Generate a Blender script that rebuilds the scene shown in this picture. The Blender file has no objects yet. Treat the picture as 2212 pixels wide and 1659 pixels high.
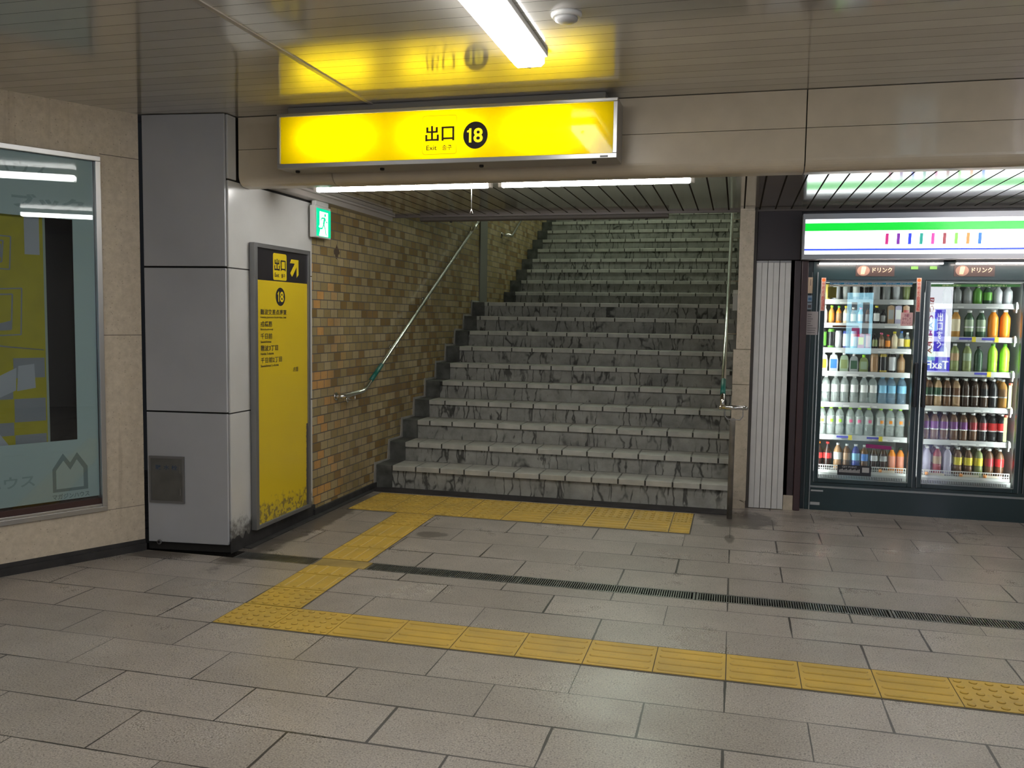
import bpy, math, random
from mathutils import Matrix, Vector
random.seed(7)
PI = math.pi
SC = bpy.context.scene
COL = SC.collection

# ------------------------------------------------------------------ camera, world, exposure
def make_camera():
    yaw, pit, rol, F = -0.2518605, 0.0750912, 0.0138803, 1875.2
    f = Vector((math.sin(yaw)*math.cos(pit), math.cos(yaw)*math.cos(pit), -math.sin(pit)))
    r = Vector((math.cos(yaw), -math.sin(yaw), 0)); u = r.cross(f)
    r2 = r*math.cos(rol)+u*math.sin(rol); u2 = -r*math.sin(rol)+u*math.cos(rol)
    cam = bpy.data.cameras.new('camera'); o = bpy.data.objects.new('camera', cam); COL.objects.link(o)
    o.matrix_world = Matrix(((r2.x, u2.x, -f.x, 0), (r2.y, u2.y, -f.y, 0), (r2.z, u2.z, -f.z, 1.5), (0, 0, 0, 1)))
    cam.sensor_width = 36; cam.lens = 36*F/2212; cam.clip_start = 0.05
    SC.camera = o
make_camera()
W = bpy.data.worlds.new('world'); SC.world = W; W.use_nodes = True
W.node_tree.nodes['Background'].inputs[0].default_value = (0.02, 0.022, 0.025, 1)
W.node_tree.nodes['Background'].inputs[1].default_value = 0.3
SC.view_settings.view_transform = 'Standard'; SC.view_settings.look = 'None'
SC.view_settings.gamma = 1; SC.view_settings.use_curve_mapping = False
SC.view_settings.exposure = 0.22
try:
    SC.cycles.use_denoising = True
    SC.cycles.max_bounces = 10; SC.cycles.transparent_max_bounces = 24; SC.cycles.diffuse_bounces = 4
    SC.cycles.sample_clamp_indirect = 6
    SC.cycles.caustics_reflective = False; SC.cycles.caustics_refractive = False
except Exception: pass
LAMP = 15.0          # strength of the corridor tubes
STAIR = 52.0         # strength of the stairwell tubes
SIGN = 13.0         # tubes inside the light box signs

# ------------------------------------------------------------------ node helpers
def newmat(name):
    m = bpy.data.materials.new(name); m.use_nodes = True
    nt = m.node_tree; nt.nodes.clear()
    out = nt.nodes.new('ShaderNodeOutputMaterial'); b = nt.nodes.new('ShaderNodeBsdfPrincipled')
    nt.links.new(b.outputs[0], out.inputs[0])
    return m, nt, b, out
def sock(nt, inp, v):
    if isinstance(v, bpy.types.NodeSocket): nt.links.new(v, inp)
    elif v is not None:
        if inp.type == 'RGBA' and not isinstance(v, (int, float)): v = tuple(v)[:3]+(1,)
        inp.default_value = v
def mth(nt, op, a, b=None, c=None, clamp=False):
    n = nt.nodes.new('ShaderNodeMath'); n.operation = op; n.use_clamp = clamp
    sock(nt, n.inputs[0], a); sock(nt, n.inputs[1], b) if b is not None else None
    if c is not None: sock(nt, n.inputs[2], c)
    return n.outputs[0]
def mix(nt, fac, a, b, mode='MIX'):
    n = nt.nodes.new('ShaderNodeMix'); n.data_type = 'RGBA'; n.blend_type = mode
    sock(nt, n.inputs[0], fac); sock(nt, n.inputs[6], a); sock(nt, n.inputs[7], b)
    return n.outputs[2]
def noise(nt, vec, scale, detail=3, rough=0.5, dist=0.0):
    n = nt.nodes.new('ShaderNodeTexNoise'); sock(nt, n.inputs['Vector'], vec)
    n.inputs['Scale'].default_value = scale; n.inputs['Detail'].default_value = detail
    n.inputs['Roughness'].default_value = rough; n.inputs['Distortion'].default_value = dist
    return n.outputs[0]
def ramp(nt, fac, stops, const=False):
    n = nt.nodes.new('ShaderNodeValToRGB'); cr = n.color_ramp
    if const: cr.interpolation = 'CONSTANT'
    while len(cr.elements) < len(stops): cr.elements.new(0.5)
    for e, (p, c) in zip(cr.elements, stops):
        e.position = p; e.color = (c, c, c, 1) if isinstance(c, (int, float)) else tuple(c)+(1,)
    sock(nt, n.inputs[0], fac); return n.outputs[0]
def coords(nt, kind='Object'):
    n = nt.nodes.new('ShaderNodeTexCoord'); return n.outputs[kind]
def wpos(nt):
    n = nt.nodes.new('ShaderNodeNewGeometry'); return n.outputs['Position']
def sepv(nt, v):
    n = nt.nodes.new('ShaderNodeSeparateXYZ'); sock(nt, n.inputs[0], v); return n.outputs
def combv(nt, x, y, z=0.0):
    n = nt.nodes.new('ShaderNodeCombineXYZ')
    for i, v in enumerate((x, y, z)): sock(nt, n.inputs[i], v)
    return n.outputs[0]
def mapv(nt, v, scale):
    n = nt.nodes.new('ShaderNodeMapping'); sock(nt, n.inputs[0], v); n.inputs['Scale'].default_value = scale
    return n.outputs[0]
def bump(nt, b, h, strength=0.3, dist=0.002):
    n = nt.nodes.new('ShaderNodeBump'); sock(nt, n.inputs['Height'], h)
    n.inputs['Strength'].default_value = strength; n.inputs['Distance'].default_value = dist
    nt.links.new(n.outputs[0], b.inputs['Normal'])
_cache = {}
def M(name, col=(0.5, 0.5, 0.5), rough=0.5, metal=0.0, emit=0.0, coat=0.0, var=0.0, spec=None, ecol=None):
    if name in _cache: return _cache[name]
    m, nt, b, out = newmat(name)
    c = tuple(col)+(1,)
    b.inputs['Base Color'].default_value = c; b.inputs['Roughness'].default_value = rough
    b.inputs['Metallic'].default_value = metal; b.inputs['Coat Weight'].default_value = coat
    if spec is not None: b.inputs['Specular IOR Level'].default_value = spec
    if var:
        n = noise(nt, coords(nt), 9, 4); f = ramp(nt, n, [(0.3, 0), (0.7, 1)])
        sock(nt, b.inputs['Base Color'], mix(nt, f, [k*(1-var) for k in col], [min(1, k*(1+var)) for k in col]))
    if emit:
        b.inputs['Emission Color'].default_value = (tuple(ecol) if ecol else tuple(col))+(1,)
        b.inputs['Emission Strength'].default_value = emit
    _cache[name] = m; return m
def M_thin(name, tint, opac, rough=0.1, diff=(0.8, 0.8, 0.8), spec=1.0):
    """thin see-through skin: part transparent, part scattering, glossy on top"""
    if name in _cache: return _cache[name]
    m, nt, b, out = newmat(name)
    b.inputs['Base Color'].default_value = tuple(diff)+(1,); b.inputs['Roughness'].default_value = rough
    b.inputs['Specular IOR Level'].default_value = spec*0.5
    t = nt.nodes.new('ShaderNodeBsdfTransparent'); t.inputs[0].default_value = tuple(tint)+(1,)
    x = nt.nodes.new('ShaderNodeMixShader'); x.inputs[0].default_value = opac
    nt.links.new(t.outputs[0], x.inputs[1]); nt.links.new(b.outputs[0], x.inputs[2]); nt.links.new(x.outputs[0], out.inputs[0])
    _cache[name] = m; return m
def M_glass(name, ior=1.5, tint=(0.97, 0.98, 0.98), gain=1.0):
    if name in _cache: return _cache[name]
    m, nt, b, out = newmat(name); nt.nodes.remove(b)
    t = nt.nodes.new('ShaderNodeBsdfTransparent'); t.inputs[0].default_value = tuple(tint)+(1,)
    g = nt.nodes.new('ShaderNodeBsdfGlossy'); g.inputs['Roughness'].default_value = 0.0
    fr = nt.nodes.new('ShaderNodeFresnel'); fr.inputs[0].default_value = ior
    x = nt.nodes.new('ShaderNodeMixShader')
    nt.links.new(mth(nt, 'MULTIPLY', fr.outputs[0], gain, clamp=True), x.inputs[0])
    nt.links.new(t.outputs[0], x.inputs[1]); nt.links.new(g.outputs[0], x.inputs[2]); nt.links.new(x.outputs[0], out.inputs[0])
    _cache[name] = m; return m
def M_back(name, col, wt=0.75):
    """translucent sheet lit from behind by the tubes in its box"""
    if name in _cache: return _cache[name]
    m, nt, b, out = newmat(name)
    b.inputs['Base Color'].default_value = tuple(col)+(1,); b.inputs['Roughness'].default_value = 0.06
    b.inputs['Coat Weight'].default_value = 0.4; b.inputs['Coat Roughness'].default_value = 0.03
    t = nt.nodes.new('ShaderNodeBsdfTranslucent'); t.inputs[0].default_value = tuple(col)+(1,)
    x = nt.nodes.new('ShaderNodeMixShader'); x.inputs[0].default_value = 1-wt
    nt.links.new(t.outputs[0], x.inputs[1]); nt.links.new(b.outputs[0], x.inputs[2]); nt.links.new(x.outputs[0], out.inputs[0])
    _cache[name] = m; return m

# ------------------------------------------------------------------ procedural surfaces
def mat_floor():
    m, nt, b, out = newmat('speckled_granite_floor')
    uv = sepv(nt, coords(nt, 'UV')); p = wpos(nt)
    row = mth(nt, 'FLOOR', uv[1]); par = mth(nt, 'MODULO', mth(nt, 'ADD', row, 100), 2)
    uu = mth(nt, 'ADD', uv[0], mth(nt, 'MULTIPLY', mth(nt, 'SUBTRACT', 1, par), 0.5))
    jit = mth(nt, 'MULTIPLY', mth(nt, 'SUBTRACT', noise(nt, p, 14, 3), 0.5), 0.006)
    fu = mth(nt, 'FRACT', mth(nt, 'ADD', uu, jit)); fv = mth(nt, 'FRACT', mth(nt, 'ADD', uv[1], jit))
    col = mth(nt, 'FLOOR', uu)
    wn = nt.nodes.new('ShaderNodeTexWhiteNoise'); wn.noise_dimensions = '2D'; sock(nt, wn.inputs['Vector'], combv(nt, col, row))
    wide = ramp(nt, noise(nt, p, 1.3, 2), [(0.4, 0.002), (0.62, 0.006)])
    du = mth(nt, 'MULTIPLY', mth(nt, 'MINIMUM', fu, mth(nt, 'SUBTRACT', 1, fu)), 0.61)
    dv = mth(nt, 'MULTIPLY', mth(nt, 'MINIMUM', fv, mth(nt, 'SUBTRACT', 1, fv)), 0.305)
    joint = mth(nt, 'LESS_THAN', mth(nt, 'MINIMUM', du, dv), wide)
    base = mix(nt, wn.outputs[0], (0.33, 0.30, 0.27), (0.42, 0.385, 0.35))
    g1 = noise(nt, p, 150, 3, 0.75); base = mix(nt, ramp(nt, g1, [(0.36, 0), (0.64, 1)]), mix(nt, 1, base, (0.55, 0.54, 0.53), 'MULTIPLY'), mix(nt, 1, base, (1.4, 1.38, 1.34), 'MULTIPLY'))
    vo = nt.nodes.new('ShaderNodeTexVoronoi'); sock(nt, vo.inputs['Vector'], p); vo.inputs['Scale'].default_value = 75
    sp = mth(nt, 'MULTIPLY', mth(nt, 'LESS_THAN', vo.outputs['Distance'], 0.24), mth(nt, 'GREATER_THAN', sepv(nt, vo.outputs['Color'])[0], 0.5))
    base = mix(nt, mth(nt, 'MULTIPLY', sp, 0.6), base, (0.06, 0.055, 0.05))
    sto = ramp(nt, noise(nt, p, 2.1, 5, 0.6), [(0.35, 0), (0.75, 1)])
    base = mix(nt, mth(nt, 'MULTIPLY', sto, 0.38), base, (0.16, 0.135, 0.11))
    st2 = ramp(nt, noise(nt, p, 5.5, 4, 0.6), [(0.7, 0), (0.78, 1)])
    base = mix(nt, mth(nt, 'MULTIPLY', st2, 0.22), base, (0.1, 0.08, 0.06))
    # old wet stain by the handrail post and dirt along the foot of the walls
    xyz = sepv(nt, p)
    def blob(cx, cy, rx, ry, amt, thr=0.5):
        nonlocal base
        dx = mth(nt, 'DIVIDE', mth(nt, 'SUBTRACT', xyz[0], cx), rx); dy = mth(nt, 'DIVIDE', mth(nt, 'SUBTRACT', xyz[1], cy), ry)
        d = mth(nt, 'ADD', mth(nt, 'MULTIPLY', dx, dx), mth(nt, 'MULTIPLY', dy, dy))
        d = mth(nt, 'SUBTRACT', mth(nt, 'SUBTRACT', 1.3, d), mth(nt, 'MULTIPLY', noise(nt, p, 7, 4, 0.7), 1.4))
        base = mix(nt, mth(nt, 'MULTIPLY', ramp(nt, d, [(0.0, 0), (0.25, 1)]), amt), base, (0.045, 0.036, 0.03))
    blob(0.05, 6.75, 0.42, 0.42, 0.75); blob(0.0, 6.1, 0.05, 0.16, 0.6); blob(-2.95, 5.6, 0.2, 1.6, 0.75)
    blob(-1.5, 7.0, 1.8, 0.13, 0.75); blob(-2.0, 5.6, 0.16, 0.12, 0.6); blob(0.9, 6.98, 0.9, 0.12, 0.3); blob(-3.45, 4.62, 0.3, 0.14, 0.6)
    base = mix(nt, joint, base, (0.045, 0.04, 0.036))
    sock(nt, b.inputs['Base Color'], base)
    sock(nt, b.inputs['Roughness'], mth(nt, 'ADD', 0.2, mth(nt, 'MULTIPLY', mth(nt, 'ADD', sto, g1), 0.13)))
    bump(nt, b, mth(nt, 'SUBTRACT', mth(nt, 'MULTIPLY', g1, 0.03), joint), 0.3, 0.003)
    return m
def mat_walltile():
    m, nt, b, out = newmat('brown_glazed_wall_tile')
    p = wpos(nt); x = sepv(nt, p)
    v = mth(nt, 'DIVIDE', mth(nt, 'SUBTRACT', x[2], 1.823), 0.0672); row = mth(nt, 'FLOOR', v)
    par = mth(nt, 'MODULO', mth(nt, 'ADD', row, 400), 2)
    u = mth(nt, 'ADD', mth(nt, 'DIVIDE', mth(nt, 'SUBTRACT', x[1], 6.223), 0.114), mth(nt, 'MULTIPLY', par, 0.5))
    u = mth(nt, 'ADD', u, mth(nt, 'MULTIPLY', mth(nt, 'SUBTRACT', noise(nt, p, 3, 1), 0.5), 0.12))
    col = mth(nt, 'FLOOR', u); fu = mth(nt, 'FRACT', u); fv = mth(nt, 'FRACT', v)
    wn = nt.nodes.new('ShaderNodeTexWhiteNoise'); wn.noise_dimensions = '2D'; sock(nt, wn.inputs['Vector'], combv(nt, col, row))
    du = mth(nt, 'MULTIPLY', mth(nt, 'MINIMUM', fu, mth(nt, 'SUBTRACT', 1, fu)), 0.114)
    dv = mth(nt, 'MULTIPLY', mth(nt, 'MINIMUM', fv, mth(nt, 'SUBTRACT', 1, fv)), 0.0672)
    g = mth(nt, 'MAXIMUM', mth(nt, 'LESS_THAN', du, 0.0034), mth(nt, 'LESS_THAN', dv, 0.0036))
    c = ramp(nt, wn.outputs[0], [(0, (0.25, 0.165, 0.06)), (0.12, (0.34, 0.265, 0.12)), (0.3, (0.42, 0.335, 0.175)), (0.5, (0.37, 0.29, 0.14)),
                                  (0.62, (0.45, 0.36, 0.2)), (0.82, (0.33, 0.25, 0.11)), (0.92, (0.29, 0.19, 0.075))], True)
    w2 = nt.nodes.new('ShaderNodeTexWhiteNoise'); w2.noise_dimensions = '3D'; sock(nt, w2.inputs['Vector'], combv(nt, col, row, 3.3))
    near = ramp(nt, mth(nt, 'DIVIDE', mth(nt, 'SUBTRACT', x[1], 5.8), 1.0), [(0.2, 1), (0.7, 0)])
    low = mth(nt, 'LESS_THAN', x[2], 1.93)
    o = mth(nt, 'MULTIPLY', mth(nt, 'MULTIPLY', mth(nt, 'GREATER_THAN', w2.outputs[0], 0.68), near), low)
    c = mix(nt, o, c, (0.6, 0.33, 0.11))
    c = mix(nt, ramp(nt, noise(nt, mapv(nt, p, (1, 1, 0.5)), 2.2, 4), [(0.45, 0), (0.8, 0.5)]), c, (0.12, 0.09, 0.05))
    c = mix(nt, mth(nt, 'MULTIPLY', ramp(nt, noise(nt, p, 60, 3), [(0.5, 0), (0.8, 1)]), 0.25), c, (0.2, 0.14, 0.07))
    c = mix(nt, g, c, (0.1, 0.085, 0.07))
    # one broken tile near the top
    dx = mth(nt, 'ABSOLUTE', mth(nt, 'SUBTRACT', x[1], 6.27)); dz = mth(nt, 'ABSOLUTE', mth(nt, 'SUBTRACT', x[2], 2.0))
    br = mth(nt, 'LESS_THAN', mth(nt, 'ADD', mth(nt, 'ADD', dx, dz), mth(nt, 'MULTIPLY', noise(nt, p, 40, 2), 0.06)), 0.085)
    c = mix(nt, br, c, (0.1, 0.07, 0.05))
    sock(nt, b.inputs['Base Color'], c)
    sock(nt, b.inputs['Roughness'], mth(nt, 'ADD', 0.26, mth(nt, 'MULTIPLY', g, 0.5)))
    bump(nt, b, mth(nt, 'SUBTRACT', mth(nt, 'MULTIPLY', wn.outputs[0], 0.3), g), 0.4, 0.003)
    return m
def mat_concrete():
    m, nt, b, out = newmat('stained_step_concrete')
    p = wpos(nt); x = sepv(nt, p)
    base = mix(nt, ramp(nt, noise(nt, p, 6, 5, 0.65), [(0.3, 0), (0.7, 1)]), (0.18, 0.18, 0.165), (0.33, 0.33, 0.3))
    q = combv(nt, x[0], mth(nt, 'MULTIPLY', x[1], 1.7), mth(nt, 'MULTIPLY', x[2], 0.28))
    drip = noise(nt, q, 11, 4, 0.6, 0.7)
    base = mix(nt, mth(nt, 'MULTIPLY', ramp(nt, drip, [(0.6, 0), (0.66, 1)]), mth(nt, 'SUBTRACT', 0.8, mth(nt, 'MULTIPLY', mth(nt, 'GREATER_THAN', x[1], 10.5), 0.45))), base, (0.02, 0.02, 0.018))
    vo = nt.nodes.new('ShaderNodeTexVoronoi'); vo.feature = 'DISTANCE_TO_EDGE'
    wob = nt.nodes.new('ShaderNodeMix'); wob.data_type = 'VECTOR'; wob.inputs[0].default_value = 0.04
    nz = nt.nodes.new('ShaderNodeTexNoise'); nz.inputs['Scale'].default_value = 9; sock(nt, nz.inputs['Vector'], p)
    sock(nt, wob.inputs[4], combv(nt, x[0], mth(nt, 'MULTIPLY', x[1], 0.9), mth(nt, 'MULTIPLY', x[2], 0.16))); sock(nt, wob.inputs[5], nz.outputs['Color']); sock(nt, vo.inputs['Vector'], wob.outputs[1]); vo.inputs['Scale'].default_value = 11
    crk = mth(nt, 'MULTIPLY', ramp(nt, vo.outputs['Distance'], [(0.015, 1), (0.06, 0)]), ramp(nt, noise(nt, p, 5, 3), [(0.42, 0), (0.56, 1)]))
    base = mix(nt, mth(nt, 'MULTIPLY', crk, 0.9), base, (0.03, 0.03, 0.027))
    sock(nt, b.inputs['Base Color'], base); b.inputs['Roughness'].default_value = 0.75
    bump(nt, b, noise(nt, p, 90, 3), 0.3, 0.002); return m
def mat_slats(name, axis, off, pitch, col, rough, half=0.0035, dirt=0.2, coat=0.8):
    """painted metal ceiling boards with dark gaps"""
    m, nt, b, out = newmat(name)
    p = wpos(nt); x = sepv(nt, p)
    u = mth(nt, 'DIVIDE', mth(nt, 'SUBTRACT', x[axis], off-100*pitch), pitch); f = mth(nt, 'FRACT', u)
    d = mth(nt, 'MULTIPLY', mth(nt, 'MINIMUM', f, mth(nt, 'SUBTRACT', 1, f)), pitch)
    g = mth(nt, 'LESS_THAN', d, half)
    wn = nt.nodes.new('ShaderNodeTexWhiteNoise'); wn.noise_dimensions = '1D'; sock(nt, wn.inputs['W'], mth(nt, 'FLOOR', u))
    c = mix(nt, wn.outputs[0], [k*0.93 for k in col], [k*1.05 for k in col])
    c = mix(nt, mth(nt, 'MULTIPLY', ramp(nt, noise(nt, p, 3.5, 4, 0.65), [(0.45, 0), (0.8, 1)]), dirt), c, (0.13, 0.1, 0.075))
    c = mix(nt, g, c, [k*0.12 for k in col])
    sock(nt, b.inputs['Base Color'], c); b.inputs['Roughness'].default_value = rough
    inv = mth(nt, 'SUBTRACT', 1, g)
    sock(nt, b.inputs['Coat Weight'], mth(nt, 'MULTIPLY', inv, coat)); b.inputs['Coat Roughness'].default_value = rough*0.7
    sock(nt, b.inputs['Specular IOR Level'], mth(nt, 'MULTIPLY', inv, 0.5))
    # each board bows a little
    h = mth(nt, 'MULTIPLY', noise(nt, p, 2.5, 2), 0.6)
    bump(nt, b, h, 0.06, 0.004); return m
def mat_stone(name, c1, c2, speck, rough=0.45, vein=0.0):
    m, nt, b, out = newmat(name)
    p = wpos(nt)
    base = mix(nt, ramp(nt, noise(nt, p, 26, 5, 0.7), [(0.3, 0), (0.7, 1)]), c1, c2)
    vo = nt.nodes.new('ShaderNodeTexVoronoi'); sock(nt, vo.inputs['Vector'], p); vo.inputs['Scale'].default_value = 58
    sp = mth(nt, 'MULTIPLY', mth(nt, 'LESS_THAN', mth(nt, 'ADD', vo.outputs['Distance'], mth(nt, 'MULTIPLY', noise(nt, p, 90, 3, 0.7), 0.35)), 0.38), mth(nt, 'GREATER_THAN', sepv(nt, vo.outputs['Color'])[0], 0.72))
    base = mix(nt, mth(nt, 'MULTIPLY', sp, 0.5), base, speck)
    x = sepv(nt, p); st = noise(nt, combv(nt, x[0], x[1], mth(nt, 'MULTIPLY', x[2], 0.07)), 11, 3, 0.6)
    base = mix(nt, mth(nt, 'MULTIPLY', ramp(nt, st, [(0.6, 0), (0.72, 1)]), 0.35), base, speck)
    sock(nt, b.inputs['Base Color'], base); b.inputs['Roughness'].default_value = rough
    bump(nt, b, noise(nt, p, 120, 2), 0.15, 0.001); return m
def mat_panel(name, col, dirt_z=0.2, rough=0.3):
    m, nt, b, out = newmat(name)
    p = wpos(nt); x = sepv(nt, p)
    n = noise(nt, p, 14, 5, 0.7)
    f = mth(nt, 'SUBTRACT', mth(nt, 'MULTIPLY', n, 0.34), x[2]); f = ramp(nt, mth(nt, 'ADD', f, dirt_z-0.13), [(0.0, 0), (0.1, 1)])
    base = mix(nt, ramp(nt, noise(nt, p, 2.5, 4), [(0.35, 0), (0.8, 1)]), col, [k*0.87 for k in col])
    base = mix(nt, mth(nt, 'MULTIPLY', f, 0.85), base, (0.06, 0.055, 0.05))
    sock(nt, b.inputs['Base Color'], base); b.inputs['Roughness'].default_value = rough
    b.inputs['Coat Weight'].default_value = 0.25; b.inputs['Coat Roughness'].default_value = 0.15
    return m
def mat_tactile():
    m, nt, b, out = newmat('worn_yellow_tactile')
    p = wpos(nt)
    c = mix(nt, ramp(nt, noise(nt, p, 5, 4), [(0.3, 0), (0.75, 1)]), (0.62, 0.4, 0.055), (0.46, 0.31, 0.06))
    c = mix(nt, ramp(nt, noise(nt, p, 45, 4, 0.7), [(0.58, 0), (0.75, 0.5)]), c, (0.22, 0.16, 0.06))
    z = sepv(nt, p)[2]
    c = mix(nt, mth(nt, 'MULTIPLY', mth(nt, 'MULTIPLY', mth(nt, 'GREATER_THAN', z, 0.00465), mth(nt, 'LESS_THAN', z, 0.0064)), 0.5), c, (0.13, 0.085, 0.03))
    sock(nt, b.inputs['Base Color'], c); b.inputs['Roughness'].default_value = 0.5
    bump(nt, b, noise(nt, p, 150, 2), 0.15, 0.001); return m
def mat_signpaper():
    m, nt, b, out = newmat('yellow_sign_sheet')
    p = wpos(nt); x = sepv(nt, p)
    e = mth(nt, 'SUBTRACT', mth(nt, 'MULTIPLY', noise(nt, p, 15, 5, 0.7), 0.3), mth(nt, 'SUBTRACT', x[2], 0.11))
    blot = ramp(nt, noise(nt, p, 26, 3, 0.6), [(0.5, 0), (0.54, 1)])
    f = mth(nt, 'MULTIPLY', ramp(nt, e, [(0.0, 0), (0.05, 1)]), mth(nt, 'ADD', 0.15, mth(nt, 'MULTIPLY', blot, 0.6)))
    c = mix(nt, f, (0.72, 0.53, 0.02), (0.1, 0.085, 0.05))
    r = mth(nt, 'LESS_THAN', mth(nt, 'ADD', mth(nt, 'SUBTRACT', 5.716, x[1]), mth(nt, 'MULTIPLY', mth(nt, 'GREATER_THAN', x[2], 0.72), 1.0)), mth(nt, 'MULTIPLY', noise(nt, p, 18, 5, 0.8), 0.032))
    c = mix(nt, r, c, (0.09, 0.08, 0.07))
    sock(nt, b.inputs['Base Color'], c); b.inputs['Roughness'].default_value = 0.22
    b.inputs['Coat Weight'].default_value = 0.3; return m

# ------------------------------------------------------------------ mesh builder (world coordinates)
class MB:
    def __init__(s, T=None): s.v = []; s.f = []; s.uv = {}; s.T = T; s.sm = set()
    def add(s, vs, fs, smooth=False, uvs=None):
        n = len(s.v)
        for p in vs:
            p = Vector(p); s.v.append(s.T @ p if s.T is not None else p)
        for k, f in enumerate(fs):
            if smooth: s.sm.add(len(s.f))
            if uvs: s.uv[len(s.f)] = uvs[k]
            s.f.append(tuple(n+i for i in f))
        return s
    def box(s, x0, x1, y0, y1, z0, z1):
        if x0 > x1: x0, x1 = x1, x0
        if y0 > y1: y0, y1 = y1, y0
        if z0 > z1: z0, z1 = z1, z0
        return s.add([(x0,y0,z0),(x1,y0,z0),(x1,y1,z0),(x0,y1,z0),(x0,y0,z1),(x1,y0,z1),(x1,y1,z1),(x0,y1,z1)],
              [(0,3,2,1),(4,5,6,7),(0,1,5,4),(1,2,6,5),(2,3,7,6),(3,0,4,7)])
    def prism(s, poly, a, b, axis='z', smooth=False):
        """poly of 2D points extruded from a to b along axis (poly is xy for z, yz for x, xz for y)"""
        n = len(poly)
        def P(q, h): return {'z': (q[0], q[1], h), 'x': (h, q[0], q[1]), 'y': (q[0], h, q[1])}[axis]
        vs = [P(q, a) for q in poly]+[P(q, b) for q in poly]
        fs = [tuple(reversed(range(n))), tuple(range(n, 2*n))]
        s.add(vs, fs); k = len(s.v)-2*n
        for i in range(n):
            j = (i+1) % n
            if smooth: s.sm.add(len(s.f))
            s.f.append((k+i, k+j, k+n+j, k+n+i))
        return s
    def tube(s, pts, r, seg=14, cap=True):
        pts = [Vector(p) for p in pts]; n = len(pts); rings = []
        up = None
        for i, p in enumerate(pts):
            if i == 0: d = pts[1]-p
            elif i == n-1: d = p-pts[i-1]
            else: d = (pts[i+1]-p).normalized()+(p-pts[i-1]).normalized()
            d.normalize()
            if up is None:
                up = Vector((0, 0, 1)) if abs(d.z) < 0.9 else Vector((1, 0, 0))
            a = d.cross(up); a.normalize(); bb = a.cross(d); up = bb
            sc = 1.0
            if 0 < i < n-1:
                c = (pts[i+1]-p).normalized().dot(d); sc = 1/max(c, 0.6)
            rings.append([p+(a*math.cos(2*PI*k/seg)+bb*math.sin(2*PI*k/seg))*r*sc for k in range(seg)])
        vs = [v for R_ in rings for v in R_]; fs = []
        for i in range(n-1):
            for k in range(seg):
                fs.append((i*seg+k, i*seg+(k+1) % seg, (i+1)*seg+(k+1) % seg, (i+1)*seg+k))
        s.add(vs, fs, smooth=True)
        if cap:
            b0 = len(s.v)-len(vs)
            s.f.append(tuple(b0+k for k in reversed(range(seg)))); s.f.append(tuple(b0+(n-1)*seg+k for k in range(seg)))
        return s
    def lathe(s, prof, c=(0, 0, 0), seg=16, cap=True):
        vs = []; fs = []
        for (r, z) in prof:
            for k in range(seg): vs.append((c[0]+r*math.cos(2*PI*k/seg), c[1]+r*math.sin(2*PI*k/seg), c[2]+z))
        for i in range(len(prof)-1):
            for k in range(seg): fs.append((i*seg+k, i*seg+(k+1) % seg, (i+1)*seg+(k+1) % seg, (i+1)*seg+k))
        s.add(vs, fs, smooth=True)
        if cap:
            b0 = len(s.v)-len(vs); m = len(prof)-1
            s.f.append(tuple(b0+k for k in reversed(range(seg)))); s.f.append(tuple(b0+m*seg+k for k in range(seg)))
        return s
    def mesh(s, name, mt, off=(0, 0, 0)):
        off = Vector(off); me = bpy.data.meshes.new(name)
        me.from_pydata([v-off for v in s.v], [], s.f)
        if s.uv:
            l = me.uv_layers.new(name='UVMap')
            for fi, uvs in s.uv.items():
                for li, q in zip(me.polygons[fi].loop_indices, uvs): l.data[li].uv = q
        for i in s.sm: me.polygons[i].use_smooth = True
        if mt is not None: me.materials.append(mt)
        me.update(); return me
    def base(s):
        xs = [v.x for v in s.v]; ys = [v.y for v in s.v]; zs = [v.z for v in s.v]
        return Vector(((min(xs)+max(xs))/2, (min(ys)+max(ys))/2, min(zs)))
    def build(s, name, mt, parent=None, bev=0.0, seg=2):
        off = wloc(parent) if parent is not None else s.base()
        o = bpy.data.objects.new(name, s.mesh(name, mt, off)); COL.objects.link(o)
        if parent is not None: o.parent = parent
        else: o.location = off
        if bev:
            md = o.modifiers.new('bevel', 'BEVEL'); md.width = bev; md.segments = seg; md.limit_method = 'ANGLE'; md.angle_limit = 0.6
        return o
def wloc(o):
    v = Vector((0, 0, 0))
    while o is not None: v += o.location; o = o.parent
    return v
def tag(o, label=None, cat=None, group=None, kind=None):
    if label: o['label'] = label
    if cat: o['category'] = cat
    if group: o['group'] = group
    if kind: o['kind'] = kind
    return o
def thing(name, loc, label, cat, group=None):
    o = bpy.data.objects.new(name, None); COL.objects.link(o); o.location = loc; o.empty_display_size = 0.1
    return tag(o, label, cat, group)
def struct(name, mb, mt, label=None, parent=None, bev=0.0):
    o = mb.build(name, mt, parent, bev)
    if parent is None: tag(o, label, None, None, 'structure')
    return o
def frame4(o, x, y):
    x = Vector(x).normalized(); y = Vector(y).normalized(); z = x.cross(y); o = Vector(o)
    return Matrix(((x.x, y.x, z.x, o.x), (x.y, y.y, z.y, o.y), (x.z, y.z, z.z, o.z), (0, 0, 0, 1)))
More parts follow.
